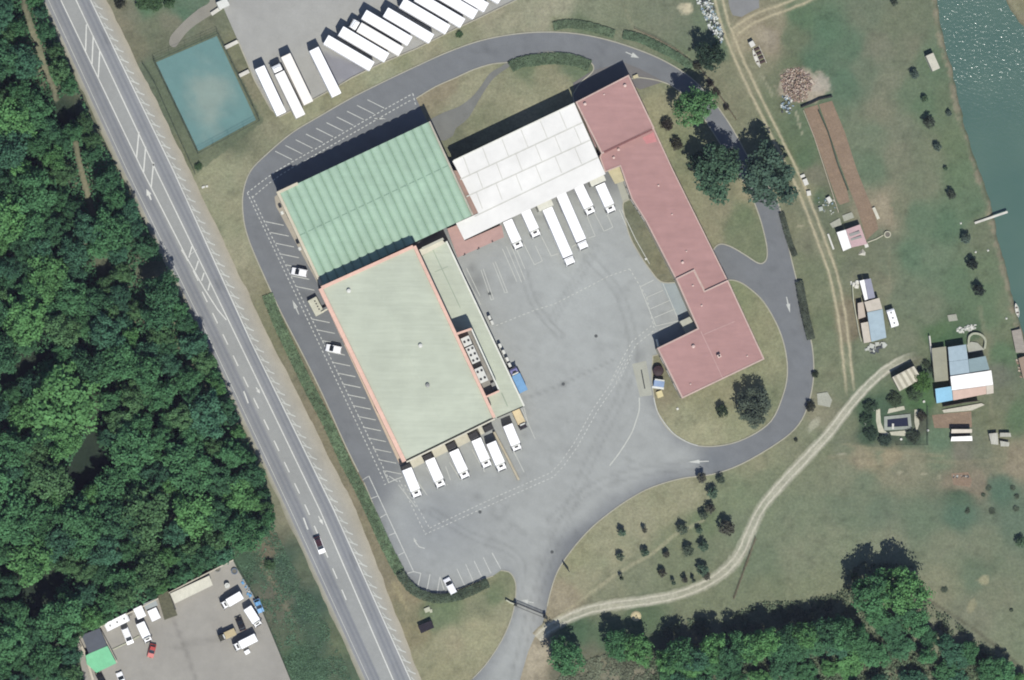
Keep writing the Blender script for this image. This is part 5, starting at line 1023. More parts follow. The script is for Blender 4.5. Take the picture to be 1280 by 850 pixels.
for pl, lab in (([(1037, 279.5), (1049.5, 272.5), (1052, 281), (1040.5, 285)], 'pale slab north-west of the pink and white shed'), ([(1052.5, 269.5), (1064.5, 265), (1067.5, 272), (1055, 277)], 'grey slab behind the pink shed by the soil beds'), ([(1184, 394), (1195, 392.5), (1197, 400.5), (1186, 402)], 'small buff slab alone in the grass north of the house'), ([(1021, 492), (1034, 490), (1040, 500), (1037, 509), (1022, 506)], 'pale concrete apron where the two tracks join the drive hedge')):
    mb = MB(); mb.prism([P(*q).to_2d() for q in pl], 0, .25); tag(mb.build('concrete_slab', PS), lab, 'slab', 'concrete slabs on the grass')
# second allotment
shed('patchwork_shed', 'narrow shed row with white, blue-grey and beige roofs left of the caravan', [
  ([(1074.5, 351), (1080.3, 349.5), (1085, 374), (1081, 375.5)], 2.6, RW, 'roof'), ([(1080.6, 349.5), (1088.5, 348), (1094, 372), (1085.3, 374)], [2.6, 2.3, 2.3, 2.6], roofm('sheet_slate', (158, 160, 176)), 'roof'),
  ([(1080.3, 377.5), (1099, 372.3), (1103, 386), (1084, 390)], 2.9, RBE, 'roof'), ([(1084, 390.5), (1103.2, 386.5), (1108, 422), (1089.3, 427.3)], [2.8, 2.5, 2.5, 2.8], RBG, 'roof'), ([(1076, 404), (1086.8, 401.8), (1089, 427.3), (1080, 429)], 2.2, RBE, 'roof'), ([(1072, 379), (1079, 377.3), (1082, 396), (1073, 399)], 2.0, roofm('sheet_tan', (196, 184, 170)), 'roof')])
shed('open_shed', 'small red and white striped shed south of the brown soil bed', [([(1189.5, 536.5), (1215, 536.5), (1215, 541), (1189, 541.5)], [2.3, 2.3, 2.0, 2.0], RBE, 'roof'), ([(1189.5, 546), (1215, 545), (1215.5, 551), (1188.5, 551.5)], [2.0, 2.0, 1.6, 1.6], RW, 'roof')], wallm=mat('maroon_wall', albedo=(.12, .03, .03)))
shed('ruined_shed', 'roofless pale shed of scattered panels at the far right below the house', [([(1236, 542), (1247, 541), (1248, 556), (1239, 555)], 1.5, roofm('weathered_panel', (188, 188, 176), streak=(0, 2, .5, .2)), 'roof'), ([(1250, 541), (1263, 541), (1264, 546), (1250, 546)], 1.4, roofm('weathered_panel'), 'roof'), ([(1250, 551), (1262, 553), (1261, 558), (1251, 558)], 1.2, roofm('weathered_panel'), 'roof')])
shed('boat_platform', 'grey plank platform at the right edge by the river bank', [([(1264.5, 413.5), (1276, 411), (1283, 441), (1270, 441)], .9, roofm('grey_planks', (160, 154, 144), streak=(math.radians(14), .4, 3, .16)), 'deck')], cat='platform')
shed('river_cabin', 'rusty and grey landing huts on the bank at the right edge', [([(1273, 448), (1284, 444), (1290, 470), (1279, 473)], 1.8, roofm('rust_sheet', (158, 140, 122)), 'roof')], cat='hut')
# containers
def box_thing(name, c, L, W, h, ang, m_, lab, cat, group=None, z0=0.0, ribs=True, lid=None):
    p = P(*c, h*.85); r = empty(name, (p.x, p.y, z0), math.radians(ang), lab, cat, group); mb = MB(); mb.box(0, 0, 0, h, L, W, 0, bev=.04); mb.build('body', m_, r)
    if ribs:
        mb = MB(); [mb.box(-L/2+.3+(L-.6)*i/7, 0, h+.003, h+.04, .08, W-.2, 0) for i in range(8)]; mb.build('roof_ribs', lid or m_, r)
        mb = MB(); mb.box(L/2+.03, 0, .1, h-.1, .05, W-.3, 0); mb.build('door', lid or GREYM, r)
    return r
box_thing('shipping_container', (1166, 77.5), 4.2, 2.0, 2.2, -66, mat('dirty_white', (216, 214, 198)), 'pale cream container standing alone on the grass by the upper river bank', 'container')
box_thing('shipping_container', (174.5, 765.5), 2.9, 2.3, 2.5, -65, VW, 'white container touching the north end of the box van in the depot', 'container', 'white depot containers'); box_thing('shipping_container', (192.5, 768), 2.9, 2.4, 2.5, -65, VW, 'white container next to the mossy-roofed hut of the depot', 'container', 'white depot containers')
# depot buildings
shed('depot_office', 'depot office with slate-grey roof at the lot\'s lower left', [([(102, 794), (124.5, 785.3), (134, 807), (111, 817)], 3.0, roofm('slate_grey', (92, 98, 108)), 'roof')], cat='office')
shed('green_shed', 'shed with bright green roof joined to the slate-grey office', [([(107, 819.5), (111, 817.3), (134.3, 807.4), (145.5, 829), (120.5, 841), (108.5, 830)], 2.8, roofm('bright_green', (108, 208, 150), albedo=(.15, .42, .23)), 'roof')])
shed('long_white_shed', 'long narrow ivory-roofed shed on the north wall of the depot', [([(212.5, 742), (261.5, 719.5), (266, 731.5), (218.5, 754.5)], 2.7, roofm('ivory_sheet', (224, 222, 206), streak=(math.radians(25), 1.2, .2, .04)), 'roof')])
shed('mossy_hut', 'hut with mossy brown-green roof between the containers and the long shed', [([(197, 745), (210, 738.5), (222, 769), (205.5, 775)], 2.4, mat('moss_roof', (104, 104, 84), rough=.95, var=.3, scale=1.6), 'roof')])
shed('grey_canopy', 'flat grey canopy behind the two white containers', [([(179, 755), (194, 748.5), (197.5, 756.5), (182.5, 762.5)], 2.2, roofm('grey_sheet2', (168, 176, 176)), 'roof')])
mb = MB(); mb.wall([P(*q) for q in ((97, 797), (126, 783), (180, 757), (230, 731), (291, 700))], .3, 0, 2.3); tag(mb.build('depot_wall', mat('depot_wall', (206, 200, 184), var=.12, scale=2)), 'tall pale boundary wall along the wooded north side of the depot', 'wall')
mb = MB(); mb.wall([P(126, 789), P(146, 828)], .3, 0, 1.6); tag(mb.build('office_yard_wall', mat('depot_wall')), 'pale wall along the east side of the office and green shed', 'wall')
mb = MB(); mb.wall([P(96, 796), P(107, 819), P(116, 850)], .6, 0, 1.5); tag(mb.build('office_side_wall', mat('depot_wall')), 'pale wall along the west side of the depot office', 'wall')
mb = MB(); mb.wall([P(141, 812), P(158, 804), P(174, 795)], .3, 0, .3); tag(mb.build('yard_rail', mat('pale_block')), 'thin pale rail from the office wall to the parked vans', 'rail')
fence('depot_fence', [(292, 700), (298, 712), (312, 736), (326, 760), (345, 806), (363, 850)], 1.6, 'wire fence along the meadow side of the depot', False, 3.0, mat('dark_wire'))
def ring_thing(name, c, R, h, m_, lab, cat, group=None, open_=True, tube=.12):
    p = P(*c, h); r = empty(name, (p.x, p.y, 0), 0, lab, cat, group); mb = MB(); n = 24
    mb.lathe(0, 0, [(R+tube, 0), (R+tube, h), (R-tube, h), (R-tube, .05 if open_ else h-.1), (.05, .05 if open_ else h+.1)], n); mb.build('rim', m_, r)
    if open_: mb = MB(); mb.lathe(0, 0, [(R-tube-.01, .06), (R-tube-.01, h*.7), (.02, h*.7)], n); mb.build('inside', mat('dull_inside', (120, 118, 108)), r)
    return r
ring_thing('round_basin', (1109.5, 293), .75, .5, mat('pale_ring', (200, 198, 176)), 'pale ring-shaped basin at the corner of the right soil bed', 'basin')
ring_thing('spare_tyre_ring', (272, 711), .7, .6, mat('grey_ring', (130, 132, 130)), 'grey ring near the depot\'s north wall corner', 'tyre ring', 'grey rings in the depot corner'); ring_thing('spare_tyre_ring', (293, 714), .7, .6, mat('blue_ring', (110, 124, 142)), 'blue-grey ring by the depot\'s north-east corner', 'tyre ring', 'grey rings in the depot corner')
ring_thing('water_tank', (284, 732), .55, 1.3, UNITW, 'small round white tank north of the upper box van', 'tank', open_=False)
box_thing('storage_box', (309, 815), 1.3, 1.0, .9, 30, VW, 'pale box standing beside the lowest white van of the depot', 'box')
# misc white goods on the allotments
J = mat('junk_white', (226, 226, 218), var=.12, scale=3, space='object')
def crate(c, L, W, h, ang, lab, m_=J, name='storage_bin', cat='bin'):
    p = P(*c, h); r = empty(name, (p.x, p.y, 0), math.radians(ang), lab, cat); mb = MB(); mb.box(0, 0, 0, h, L, W, 0, taper=-.04 if h > .3 else 0, bev=.0); mb.build('body', m_, r); mb = MB(); mb.box(0, 0, h+.004, h+.09, L+.14, W+.14, 0, bev=.03); mb.build('lid', m_, r); return r
crate((1007, 227.5), 1.5, 1.0, .9, -68, 'tall white bin, northern one of two beside the two-rut track'); crate((1003.3, 220), 1.0, .6, .5, 20, 'small pale crate just above the tall white bin'); crate((1011, 241.5), .9, 1.1, .7, 10, 'squat cream bin, southern one of two beside the track'); crate((1036.5, 249.5), 1.3, .9, .9, -60, 'white bin in the weeds just west of the left soil bed'); crate((1026, 261), .9, .9, .5, 15, 'pale square bin south-west of the soil bed weeds', mat('junk_grey', (180, 188, 180)))
crate((1083, 307), .8, .8, .7, 20, 'white cube at the south-east corner of the pink roof'); crate((1095, 266.5), 3.0, .6, .5, -66, 'long narrow cream trough beside the right soil bed', mat('dirty_white'), 'feeding_trough', 'trough'); crate((1038.5, 302), 4.0, .3, .25, -70, 'thin pale board lying west of the pink and white shed', J, 'timber_board', 'board')
p = P(1077, 316); mb = MB(); i = mb.add([(p.x-.9, p.y-.5, .05), (p.x+.9, p.y-.7, .05), (p.x+1.0, p.y+.1, .05), (p.x+.2, p.y+1.0, .05), (p.x-.4, p.y+.3, .05), (p.x, p.y-.1, .75)]); [mb.face((i+k, i+(k+1) % 5, i+5)) for k in range(5)]; mb.face([i+4-k for k in range(5)]); tag(mb.build('covered_heap', mat('tarp_white', (214, 212, 200))), 'heap under a pale tarpaulin south of the pink roof', 'tarpaulin')
crate((940, 55), 1.3, 1.1, 1.4, -60, 'white upright box at the head of the slatted rack by the dirt track'); 
c = P(947.5, 72); r = empty('slatted_rack', (c.x, c.y, 0), math.radians(-66), 'dark slatted rack lying beside a white boat hull near the two-rut track', 'rack')
for i in range(4): mb = MB(); mb.box(-2.0+i*1.15, .55, .3, .42, .55, 1.5, 0); mb.build('slat', mat('dark_brown', (84, 70, 66)), r)
mb = MB(); mb.box(-.3, -.25, .0, .3, 4.8, .12, 0); mb.box(-.3, 1.35, .0, .3, 4.8, .12, 0); mb.build('frame', mat('pale_barrier'), r)
def boat(c, L, W, ang, lab, m_=J):
    p = P(*c); r = empty('rowing_boat', (p.x, p.y, 0), math.radians(ang), lab, 'boat'); mb = MB(); n = 9; top, bot, inn = [], [], []
    for i in range(n): t = i/(n-1)*2-1; w = W/2*(1-abs(t)**2.6)+.03; top.append((t*L/2, w)); 
    ring = [(x, w) for x, w in top]+[(x, -w) for x, w in reversed(top)]
    a = mb.add([(x*.9, y*.6, .02) for x, y in ring]); b = mb.add([(x, y, .5) for x, y in ring]); c2 = mb.add([(x*.9, y*.75, .47) for x, y in ring]); d = mb.add([(x*.85, y*.6, .15) for x, y in ring]); m = len(ring)
    for q0, q1 in ((a, b), (b, c2), (c2, d)):
        for i in range(m): j = (i+1) % m; mb.face((q0+i, q0+j, q1+j, q1+i))
    mb.face([d+i for i in range(m)]); mb.face([a+i for i in reversed(range(m))]); mb.build('hull', m_, r)
    for k in (-1, 1): mb = MB(); mb.box(k*L*.18, 0, .36, .42, .25, W*.8, 0); mb.build('thwart', mat('weathered_wood'), r)
boat((945, 73.5), 4.8, .9, -68, 'slim white upturned-looking hull beside the dark slatted rack'); boat((1271, 388), 3.6, .9, -78, 'small white boat on the river bank at the right edge')
a, b = P(1218, 279), P(1259, 265); d = b-a; r = empty('jetty', (a.x, a.y, 0), math.atan2(d.y, d.x), 'thin white gangway jutting from the grass bank over the river', 'jetty'); mb = MB(); mb.box(d.length/2, 0, .45, .6, d.length, .55, 0); mb.build('walkway', mat('pale_barrier'), r)
for k in (.1, .5, .95): mb = MB(); [mb.cyl((d.length*k, s*.2, -1.8 if k > .4 else 0), .06, .06, (d.length*k, s*.2, .45), 6) for s in (-1, 1)]; mb.build('pile', mat('weathered_wood'), r)
for k, (x, y) in enumerate([(1201, 279), (1219.5, 315), (1235, 313), (1258, 398), (1185, 141)]): p = P(x, y); mb = MB(); mb.box(p.x, p.y, 0, .3, .5, .5, k, taper=.1, bev=.05); tag(mb.build('boundary_stone', J), ['white stone in the grass west of the jetty', 'white stone between the two darkest riverside trees', 'white stone at the river edge below the jetty', 'white post stump by the lower river bank', 'pale stone in the tuft at the upper river bank'][k], 'stone')
# heaps: rubble strip, wood pile
def heap(name, poly, n, hmax, mats, lab, cat, smin=.25, smax=.8, seed=1, flat=.5):
    rnd = random.Random(seed); W = [P(*q) for q in poly]; r0 = W[0]; mb = MB(); xs = [q[0] for q in poly]; ys = [q[1] for q in poly]; k = 0
    cx, cy = sum(xs)/len(xs), sum(ys)/len(ys)
    while k < n:
        x, y = rnd.uniform(min(xs), max(xs)), rnd.uniform(min(ys), max(ys))
        if not inpoly([x], [y], poly)[0]: continue
        dd = float(distpoly([x], [y], poly, True)[0])*S; h = min(hmax, .12+dd*.3)*rnd.uniform(.4, 1); p = P(x, y, h); s = rnd.uniform(smin, smax)
        mb.box(p.x, p.y, max(0, h-s*flat), h+s*.2, s, s*rnd.uniform(.3, 1), rnd.uniform(0, 3.14), m=rnd.randrange(len(mats)), taper=s*.12); k += 1
    return tag(mb.build(name, mats), lab, cat)
heap('rubble_strip', [(872, -20), (888, -5), (896, 21), (902, 35), (906, 50), (900, 53), (888, 38), (880, 20), (871, 3)], 330, .9, [mat('rubble_white', (226, 230, 224), var=.1), mat('rubble_blue', (150, 172, 186)), mat('rubble_dark', (84, 90, 92)), mat('rubble_pale', (196, 200, 192))], 'long strip of white and blue-grey scrap beside the top of the dirt track', 'scrap heap', seed=3)
heap('debris_pile', [(975, 95), (985, 86), (998, 84), (1010, 91), (1018, 103), (1012, 118), (1003, 127), (990, 127), (980, 117)], 750, .8, [mat('pink_debris', (184, 164, 150)), mat('pale_debris', (200, 188, 172)), mat('mauve_debris', (140, 124, 120)), mat('brown_debris', (160, 138, 120))], 'mound of pinkish broken timber and bricks north of the soil beds', 'debris heap', smin=.12, smax=.6, seed=5, flat=.3)
heap('tangled_scrap', [(976, 120), (986, 118), (992, 132), (988, 142), (977, 140)], 60, .7, [mat('rubble_blue'), mat('rubble_dark'), mat('rubble_white')], 'small blue-grey scrap tangle west of the timber mound', 'scrap heap', seed=6)
heap('garden_rubble', [(1195, 411), (1210, 407), (1219, 406), (1220, 410), (1205, 416), (1196, 415)], 60, .5, [J, mat('rubble_pale')], 'white rubble streak on the lawn north of the house', 'rubble', seed=8)
heap('board_scatter', [(1083, 436), (1095, 429), (1104, 428), (1107, 434), (1092, 442), (1085, 440)], 30, .5, [mat('rubble_pale'), mat('rubble_dark')], 'scattered grey boards south of the patchwork shed row', 'boards', smin=.5, smax=1.6, seed=9, flat=.2)
heap('white_scraps', [(1061, 353), (1073, 350), (1072, 360), (1064, 357)], 16, .4, [J], 'few white scraps at the north-west of the patchwork shed row', 'scraps', smin=.4, smax=1.2, seed=10, flat=.2)
heap('allotment_litter', [(1022, 245), (1045, 248), (1046, 268), (1024, 266)], 36, .3, [mat('rubble_pale'), mat('rubble_blue'), J], 'loose pale litter in the weeds between the track and the soil bed', 'litter', smin=.15, smax=.5, seed=12)
heap('field_junk', [(1190, 594), (1213, 594), (1213, 597), (1190, 597)], 14, .3, [mat('rubble_dark'), mat('rubble_pale')], 'few dark and pale blocks above the small brown soil patch', 'blocks', smin=.3, smax=.7, seed=14)
heap('fence_junk', [(303, 722), (311, 735), (324, 758), (328, 768), (321, 764), (303, 733)], 26, .6, [J, mat('blue_tarp', (110, 170, 220)), mat('rubble_blue')], 'white and blue junk along the depot\'s east fence', 'junk', smin=.3, smax=.9, seed=15)
heap('bank_debris', [(1270, 448), (1278, 455), (1282, 475), (1274, 470)], 24, .4, [mat('pale_debris'), mat('brown_debris')], 'brown and pale debris on the river bank at the right edge', 'debris', seed=16)
mb = MB(); mb.wall([P(1001, 134), P(1016, 128), P(1024, 124), P(1040, 120.5)], .35, 0, .9); tag(mb.build('plot_board_fence', mat('black_board', albedo=(.02, .02, .02), var=.3)), 'black board fence closing the north end of the soil beds', 'fence')
mb = MB(); mb.wall([P(1004, 138), P(1017, 170), P(1031, 213), P(1048, 266)], .12, 0, .45); tag(mb.build('bed_edging', mat('pale_debris')), 'pale board edging along the west of the left soil bed', 'edging')
mb = MB(); mb.wall([P(1023, 138), P(1035, 165), P(1047, 205), P(1060, 238)], .3, 0, .55); tag(mb.build('bed_divider', mat('dark_wire')), 'dark low divider between the two long soil beds', 'edging')
mb = MB(); mb.wall([P(1084, 303), P(1095, 299), P(1104, 294)], .25, 0, .25); tag(mb.build('bed_end_board', mat('pale_ring')), 'pale board closing the south end of the right soil bed', 'edging')
mb = MB(); mb.wall([P(1065, 357), P(1066, 375), P(1069, 392), P(1073, 415), P(1076, 427)], .2, 0, 1.0); tag(mb.build('plot_side_fence', mat('pale_block')), 'pale fence on the track side of the patchwork shed row', 'fence')
mb = MB(); mb.wall([P(1161, 420), P(1163, 438), P(1166, 452)], .35, 0, 1.2); tag(mb.build('garden_gate_wall', mat('pale_barrier')), 'white wall at the north-west corner of the felt-roofed shed', 'wall')
# ornamental pool
r = wroot('garden_pool', [P(1106, 522), P(1137, 519), P(1138, 535), P(1106, 536)], 'rectangular dark-water pool framed by pale paving in the hedged garden', 'pool')
q = [P(*v).to_2d() for v in ((1107, 522.5), (1136, 519.5), (1137.5, 534.5), (1107, 536))]; mb = MB(); mb.prism(q, .02, .12); wt = bpy.data.materials.new('pool_water'); wt.use_nodes = True; bb = wt.node_tree.nodes['Principled BSDF']; bb.inputs['Base Color'].default_value = (.018, .02, .035, 1); bb.inputs['Roughness'].default_value = .08; mb.build('water', wt, r)
mb = MB(); mb.wall([v for v in q], .8, 0, .28, closed=True); mb.build('rim', mat('pool_paving', (160, 166, 156), var=.12, scale=2), r)
mb = MB(); p = P(1116, 533); mb.box(p.x, p.y, .15, .3, .5, 1.4, 0); mb.build('footboard', mat('pale_barrier'), r)
pv = mat('garden_paving', (198, 196, 176), var=.14, scale=1.6)
for pl, lab in (([(1111, 511), (1130, 507.5), (1131, 512), (1109, 517)], 'white paved terrace on the north side of the dark pool'), ([(1095, 512), (1100, 511), (1101, 528), (1105, 538), (1112, 542), (1109, 545), (1098, 540), (1095, 526)], 'curved pale path west of the dark pool'), ([(1112, 540), (1133, 538), (1131, 545), (1114, 544)], 'buff terrace on the south side of the dark pool'), ([(1143, 512), (1148, 512), (1149, 530), (1146, 540), (1143, 528)], 'pale path strip east of the dark pool')):
    mb = MB(); mb.prism([P(*v).to_2d() for v in pl], 0, .12); tag(mb.build('garden_terrace', pv), lab, 'terrace', 'paved pieces around the pool')
for k, (x, y) in enumerate([(1091.5, 512.5), (1081.5, 530), (1126.5, 549), (1155, 502), (1142, 494), (1160, 538)]): p = P(x, y, .5); mb = MB(); mb.lathe(p.x, p.y, [(.2, 0), (.32, .4), (.3, .5), (.05, .5)], 10); tag(mb.build('plant_pot', J), ['white pot at the corner of the pool\'s north terrace', 'white pot in the hedge west of the pool', 'white pot below the buff pool terrace', 'white pot beside the light blue lean-to', 'white pot south of the striped shed', 'white pot outside the garden fence'][k], 'pot')
mb = MB(); p = P(794.5, 95.5, .5); mb.box(p.x, p.y, 0, .7, 1.3, .8, .4, bev=.05); tag(mb.build('meter_box', mat('buff_slab')), 'buff meter box at the north-east corner of the red office block', 'box')
mb = MB(); p = P(254, 234); mb.box(p.x, p.y, 0, .3, .8, .5, .4); mb.box(p.x+.9, p.y+.2, 0, .3, .6, .5, .1); tag(mb.build('marker_stone', J), 'pair of white stones on the dry verge beside the highway', 'stone')
for x, y, lab in ((847.5, 323.5, 'pale stone on the grass strip west of the long red building'), (847, 511, 'white stone south of the southern red roof')): p = P(x-(40 if y < 400 else 0), y, .2); mb = MB(); mb.box(p.x, p.y, 0, .3, .6, .6, .5, bev=.08); tag(mb.build('marker_stone', J), lab, 'stone')
mb = MB(); p = P(795, 770); mb.lathe(p.x, p.y, [(1.3, 0), (1.0, .25), (.4, .38), (.05, .4)], 14); tag(mb.build('sand_pile', mat('pale_sand', (214, 200, 160), var=.12, scale=3)), 'small pale sand pile below the gravel track', 'sand pile')

# ---------------------------------------------------------------- vegetation
LEAF = mat('foliage', objcol=True, rough=.75, var=.38, scale=.75, var2=.22, scale2=.12, spec=.12, trans=.22); BARK = mat('bark', (96, 84, 70), space='object')
def leaf_mesh(seed, r, h, base, nl, nq, leaf, lump, irr=.25, low=-.45):
    """crown of leaf-clump faces on many lumps, in a dome of radius r between base and h"""
    rs = np.random.RandomState(seed); zc = (base+h)/2; rz = (h-base)/2; C = []
    ph = rs.rand(4)*6.28
    while len(C) < nl:
        d = rs.normal(size=3); d /= np.linalg.norm(d)
        if d[2] < low: continue
        th = math.atan2(d[1], d[0]); k = 1+irr*(.5*math.sin(2*th+ph[0])+.35*math.sin(3*th+ph[1])+.3*math.sin(5*th+ph[2]))
        f = rs.uniform(.55, .95) if len(C) > nl*.2 else rs.uniform(.15, .5)
        C.append((d[0]*r*k*f, d[1]*r*k*f, zc+d[2]*rz*f*(1+.2*math.sin(3*th+ph[3]))))
    C = np.array(C); idx = np.repeat(np.arange(nl), nq); n = len(idx)
    d = rs.normal(size=(n, 3)); d /= np.linalg.norm(d, axis=1)[:, None]; d[:, 2] = np.where(d[:, 2] < -.35, -d[:, 2], d[:, 2])
    lr = (lump*rs.uniform(.65, 1.35, nl))[idx]; c = C[idx]+d*lr[:, None]*rs.uniform(.55, 1.08, n)[:, None]*np.array([1, 1, .75])
    nrm = d+rs.normal(size=(n, 3))*.55+np.array([0, 0, .35]); nrm /= np.linalg.norm(nrm, axis=1)[:, None]
    t = np.cross(nrm, rs.normal(size=(n, 3))); t /= np.linalg.norm(t, axis=1)[:, None]; b = np.cross(nrm, t); s = leaf*rs.uniform(.6, 1.3, n)[:, None]/2
    v = np.stack([c-t*s-b*s*.5, c+t*s*.3-b*s, c+t*s+b*s*.5, c-t*s*.3+b*s], 1).reshape(-1, 3)
    return v, n
def mesh_from(v, n, name, m_):
    me = bpy.data.meshes.new(name); me.vertices.add(len(v)); me.vertices.foreach_set('co', v.astype(np.float32).ravel()); me.loops.add(4*n); me.loops.foreach_set('vertex_index', np.arange(4*n, dtype=np.int32)); me.polygons.add(n); me.polygons.foreach_set('loop_start', np.arange(n, dtype=np.int32)*4); me.update(calc_edges=True); me.materials.append(m_); return me
def trunk_mb(r, h, base, seed):
    rs = random.Random(seed); mb = MB(); w = .035*h; mb.cyl((0, 0, -.1), w, w*.6, (rs.uniform(-.2, .2), rs.uniform(-.2, .2), base+.25*(h-base)), 8)
    for k in range(5): a = k*1.26+rs.random(); z = base*.7+rs.random()*base*.3; mb.cyl((0, 0, z), w*.45, w*.12, (math.cos(a)*r*.6, math.sin(a)*r*.6, z+(h-z)*.55), 6)
    return mb
PROTO = {}
def tree_proto(kind, seed):
    k = (kind, seed)
    if k in PROTO: return PROTO[k]
    r, h, base, nl, nq, leaf, lump = {'big': (5, 11, 2.6, 88, 46, .48, 1.15), 'small': (1.5, 3.2, .4, 64, 18, .24, .40), 'cone': (1, 3.6, .3, 50, 18, .22, .30)}[kind]
    v, n = leaf_mesh(seed*13+5, r, h, base, nl, nq, leaf, lump, irr=.22 if kind == 'big' else .05, low=-.5); cm = mesh_from(v, n, 'crown', LEAF)
    t = trunk_mb(r, h, base, seed).build('trunk', BARK); tm = t.data; bpy.data.objects.remove(t)
    PROTO[k] = (cm, tm, r, h); return PROTO[k]
def tree(px_, py_, rr, hh, col, label, group=None, kind='big', seed=0, name='broadleaf_tree', cat='tree', cz=.62):
    cm, tm, r0, h0 = tree_proto(kind, seed); p = P(px_, py_, hh*cz); rt = empty(name, (p.x, p.y, 0), 0, label, cat, group)
    s = rr/r0; sz = hh/h0; rz = random.Random(int(px_*7+py_*13)).uniform(0, 6.28)
    for me_, nm in ((tm, 'trunk'), (cm, 'crown')):
        o = bpy.data.objects.new(nm, me_); COL.objects.link(o); o.parent = rt; o.scale = (s, s, sz); o.rotation_euler = (0, 0, rz)
        if nm == 'crown': o.color = (*col, 1)
    return rt
DKGR, MGR, BGR, OLV, BLU = (.052, .130, .062), (.066, .165, .070), (.092, .212, .074), (.080, .162, .068), (.056, .140, .080)
rnd = random.Random(42)
# the closed wood west of the highway
GAPS = [[(110, 480), (124, 474), (128, 520), (120, 552), (136, 580), (120, 596), (98, 612), (82, 602), (88, 578), (106, 548)], [(0, 468), (30, 448), (62, 438), (56, 448), (22, 474), (0, 482)], [(25, 720), (60, 700), (82, 722), (60, 745), (24, 742)], [(68, 125), (100, 118), (104, 140), (78, 160), (70, 150)], [(170, 332), (205, 325), (210, 345), (170, 350)], [(118, 325), (138, 322), (140, 345), (120, 350)]]
def rowdist(x, y): return float(distpoly([x], [y], FOREST, True)[0])
cand = []
SPEC = [(80, 505, 9.4, 15, BGR), (62, 600, 5.5, 13, OLV), (20, 650, 6.5, 14, MGR), (90, 372, 5, 12, MGR), (30, 400, 6, 13, BGR), (42, 240, 6, 13, MGR), (300, 620, 5.0, 9, BGR), (165, 560, 6, 13, MGR), (10, 150, 6, 12, BGR), (135, 500, 3, 10, MGR), (60, 345, 5.5, 12, BGR), (100, 650, 6, 14, MGR), (180, 640, 6.5, 14, OLV), (235, 585, 6.5, 13, MGR), (40, 700, 6, 13, BGR)]
for s_ in SPEC: cand.append(list(s_))
tries = 0
while tries < 9000 and len(cand) < 262:
    tries += 1; x, y = rnd.uniform(-22, 345), rnd.uniform(-22, 872)
    if not inpoly([x], [y], FOREST)[0]: continue
    dd = rowdist(x, y)*S; rr = rnd.choice([2.6, 3.2, 3.8, 4.4, 5.2, 5.8])
    if dd < rr*.7: rr = max(1.7, dd*1.35)
    if dd < 1.2: continue
    if any(inpoly([x], [y], g_)[0] or float(distpoly([x], [y], g_, True)[0])*S < rr*.75 for g_ in GAPS): continue
    if min(float(distpoly([x+2], [y], TRAILS[0][0])[0]), float(distpoly([x+2], [y], TRAILS[1][0])[0]))*S < rr*.95: continue
    if any(math.hypot(x-a[0], y-a[1])*S < (rr+a[2])*.62 for a in cand): continue
    hh = rnd.uniform(1.5, 2.2)*rr+rnd.uniform(2.5, 5)
    col = rnd.choice([DKGR, DKGR, MGR, MGR, MGR, BGR, OLV, BLU, BLU]); f = rnd.uniform(.85, 1.2); cand.append([x, y, rr, min(hh, 15), tuple(c*f for c in col)])
KN = {DKGR: 'dark green', MGR: 'mid green', BGR: 'bright green', OLV: 'olive green', BLU: 'bluish green'}
def kname(col):
    r_, g_, b_ = col; best = min(KN, key=lambda k: sum((a/sum(k)-b/sum(col))**2 for a, b in zip(k, col))+.3*(sum(k)-sum(col))**2); return KN[best]
WG = 'broadleaf trees of the closed wood west of the highway'
def zone(x, y):
    if x < -2 or y < -2 or y > 852: return None
    rows = [(60, 'near the top edge'), (130, 'level with the sports court'), (200, 'level with the court\'s foot'), (270, 'level with the drive\'s west bend'), (340, 'level with the road taper'), (400, 'level with the upper van'), (470, 'level with the tall roof\'s north'), (540, 'level with the tall roof\'s middle'), (610, 'level with the southern docks'), (680, 'level with the dotted corner'), (760, 'level with the depot\'s top'), (860, 'beside the depot office')]
    r_ = next(t for lim, t in rows if y < lim); edge = rowdist(x, y)*S
    c_ = 'at the wood\'s edge' if edge < 7 and x > 60 else ('at the far left' if x < 70 else ('left of mid-wood' if x < 140 else 'right of mid-wood'))
    return c_+' '+r_
def wood_labels(items, zfn, off_label):
    base = []
    for x, y, rr, hh, col in items:
        z = zfn(x, y); sz = 'small' if rr < 3 else ('large' if rr > 4.8 else 'medium'); base.append(off_label if z is None else '%s %s crown %s' % (sz, kname(col), z))
    out = list(base)
    for b_ in set(base):
        if b_ == off_label: continue
        ids = sorted([i for i, q in enumerate(base) if q == b_], key=lambda i: items[i][1])
        if len(ids) > 1:
            for n_, i in enumerate(ids): out[i] = (['upper', 'lower'][n_] if len(ids) == 2 else ['highest', 'second', 'third', 'fourth', 'fifth', 'sixth', 'seventh'][n_])+' '+b_
    return out
labs = wood_labels(cand, zone, 'broadleaf tree of the west wood standing just past the picture edge')
for i, (x, y, rr, hh, col) in enumerate(cand):
    lab = 'largest bright green crown of the west wood, beside the dark clearing' if i == 0 else labs[i]
    tree(x, y, rr, hh, col, lab, WG, 'big', i % 7)
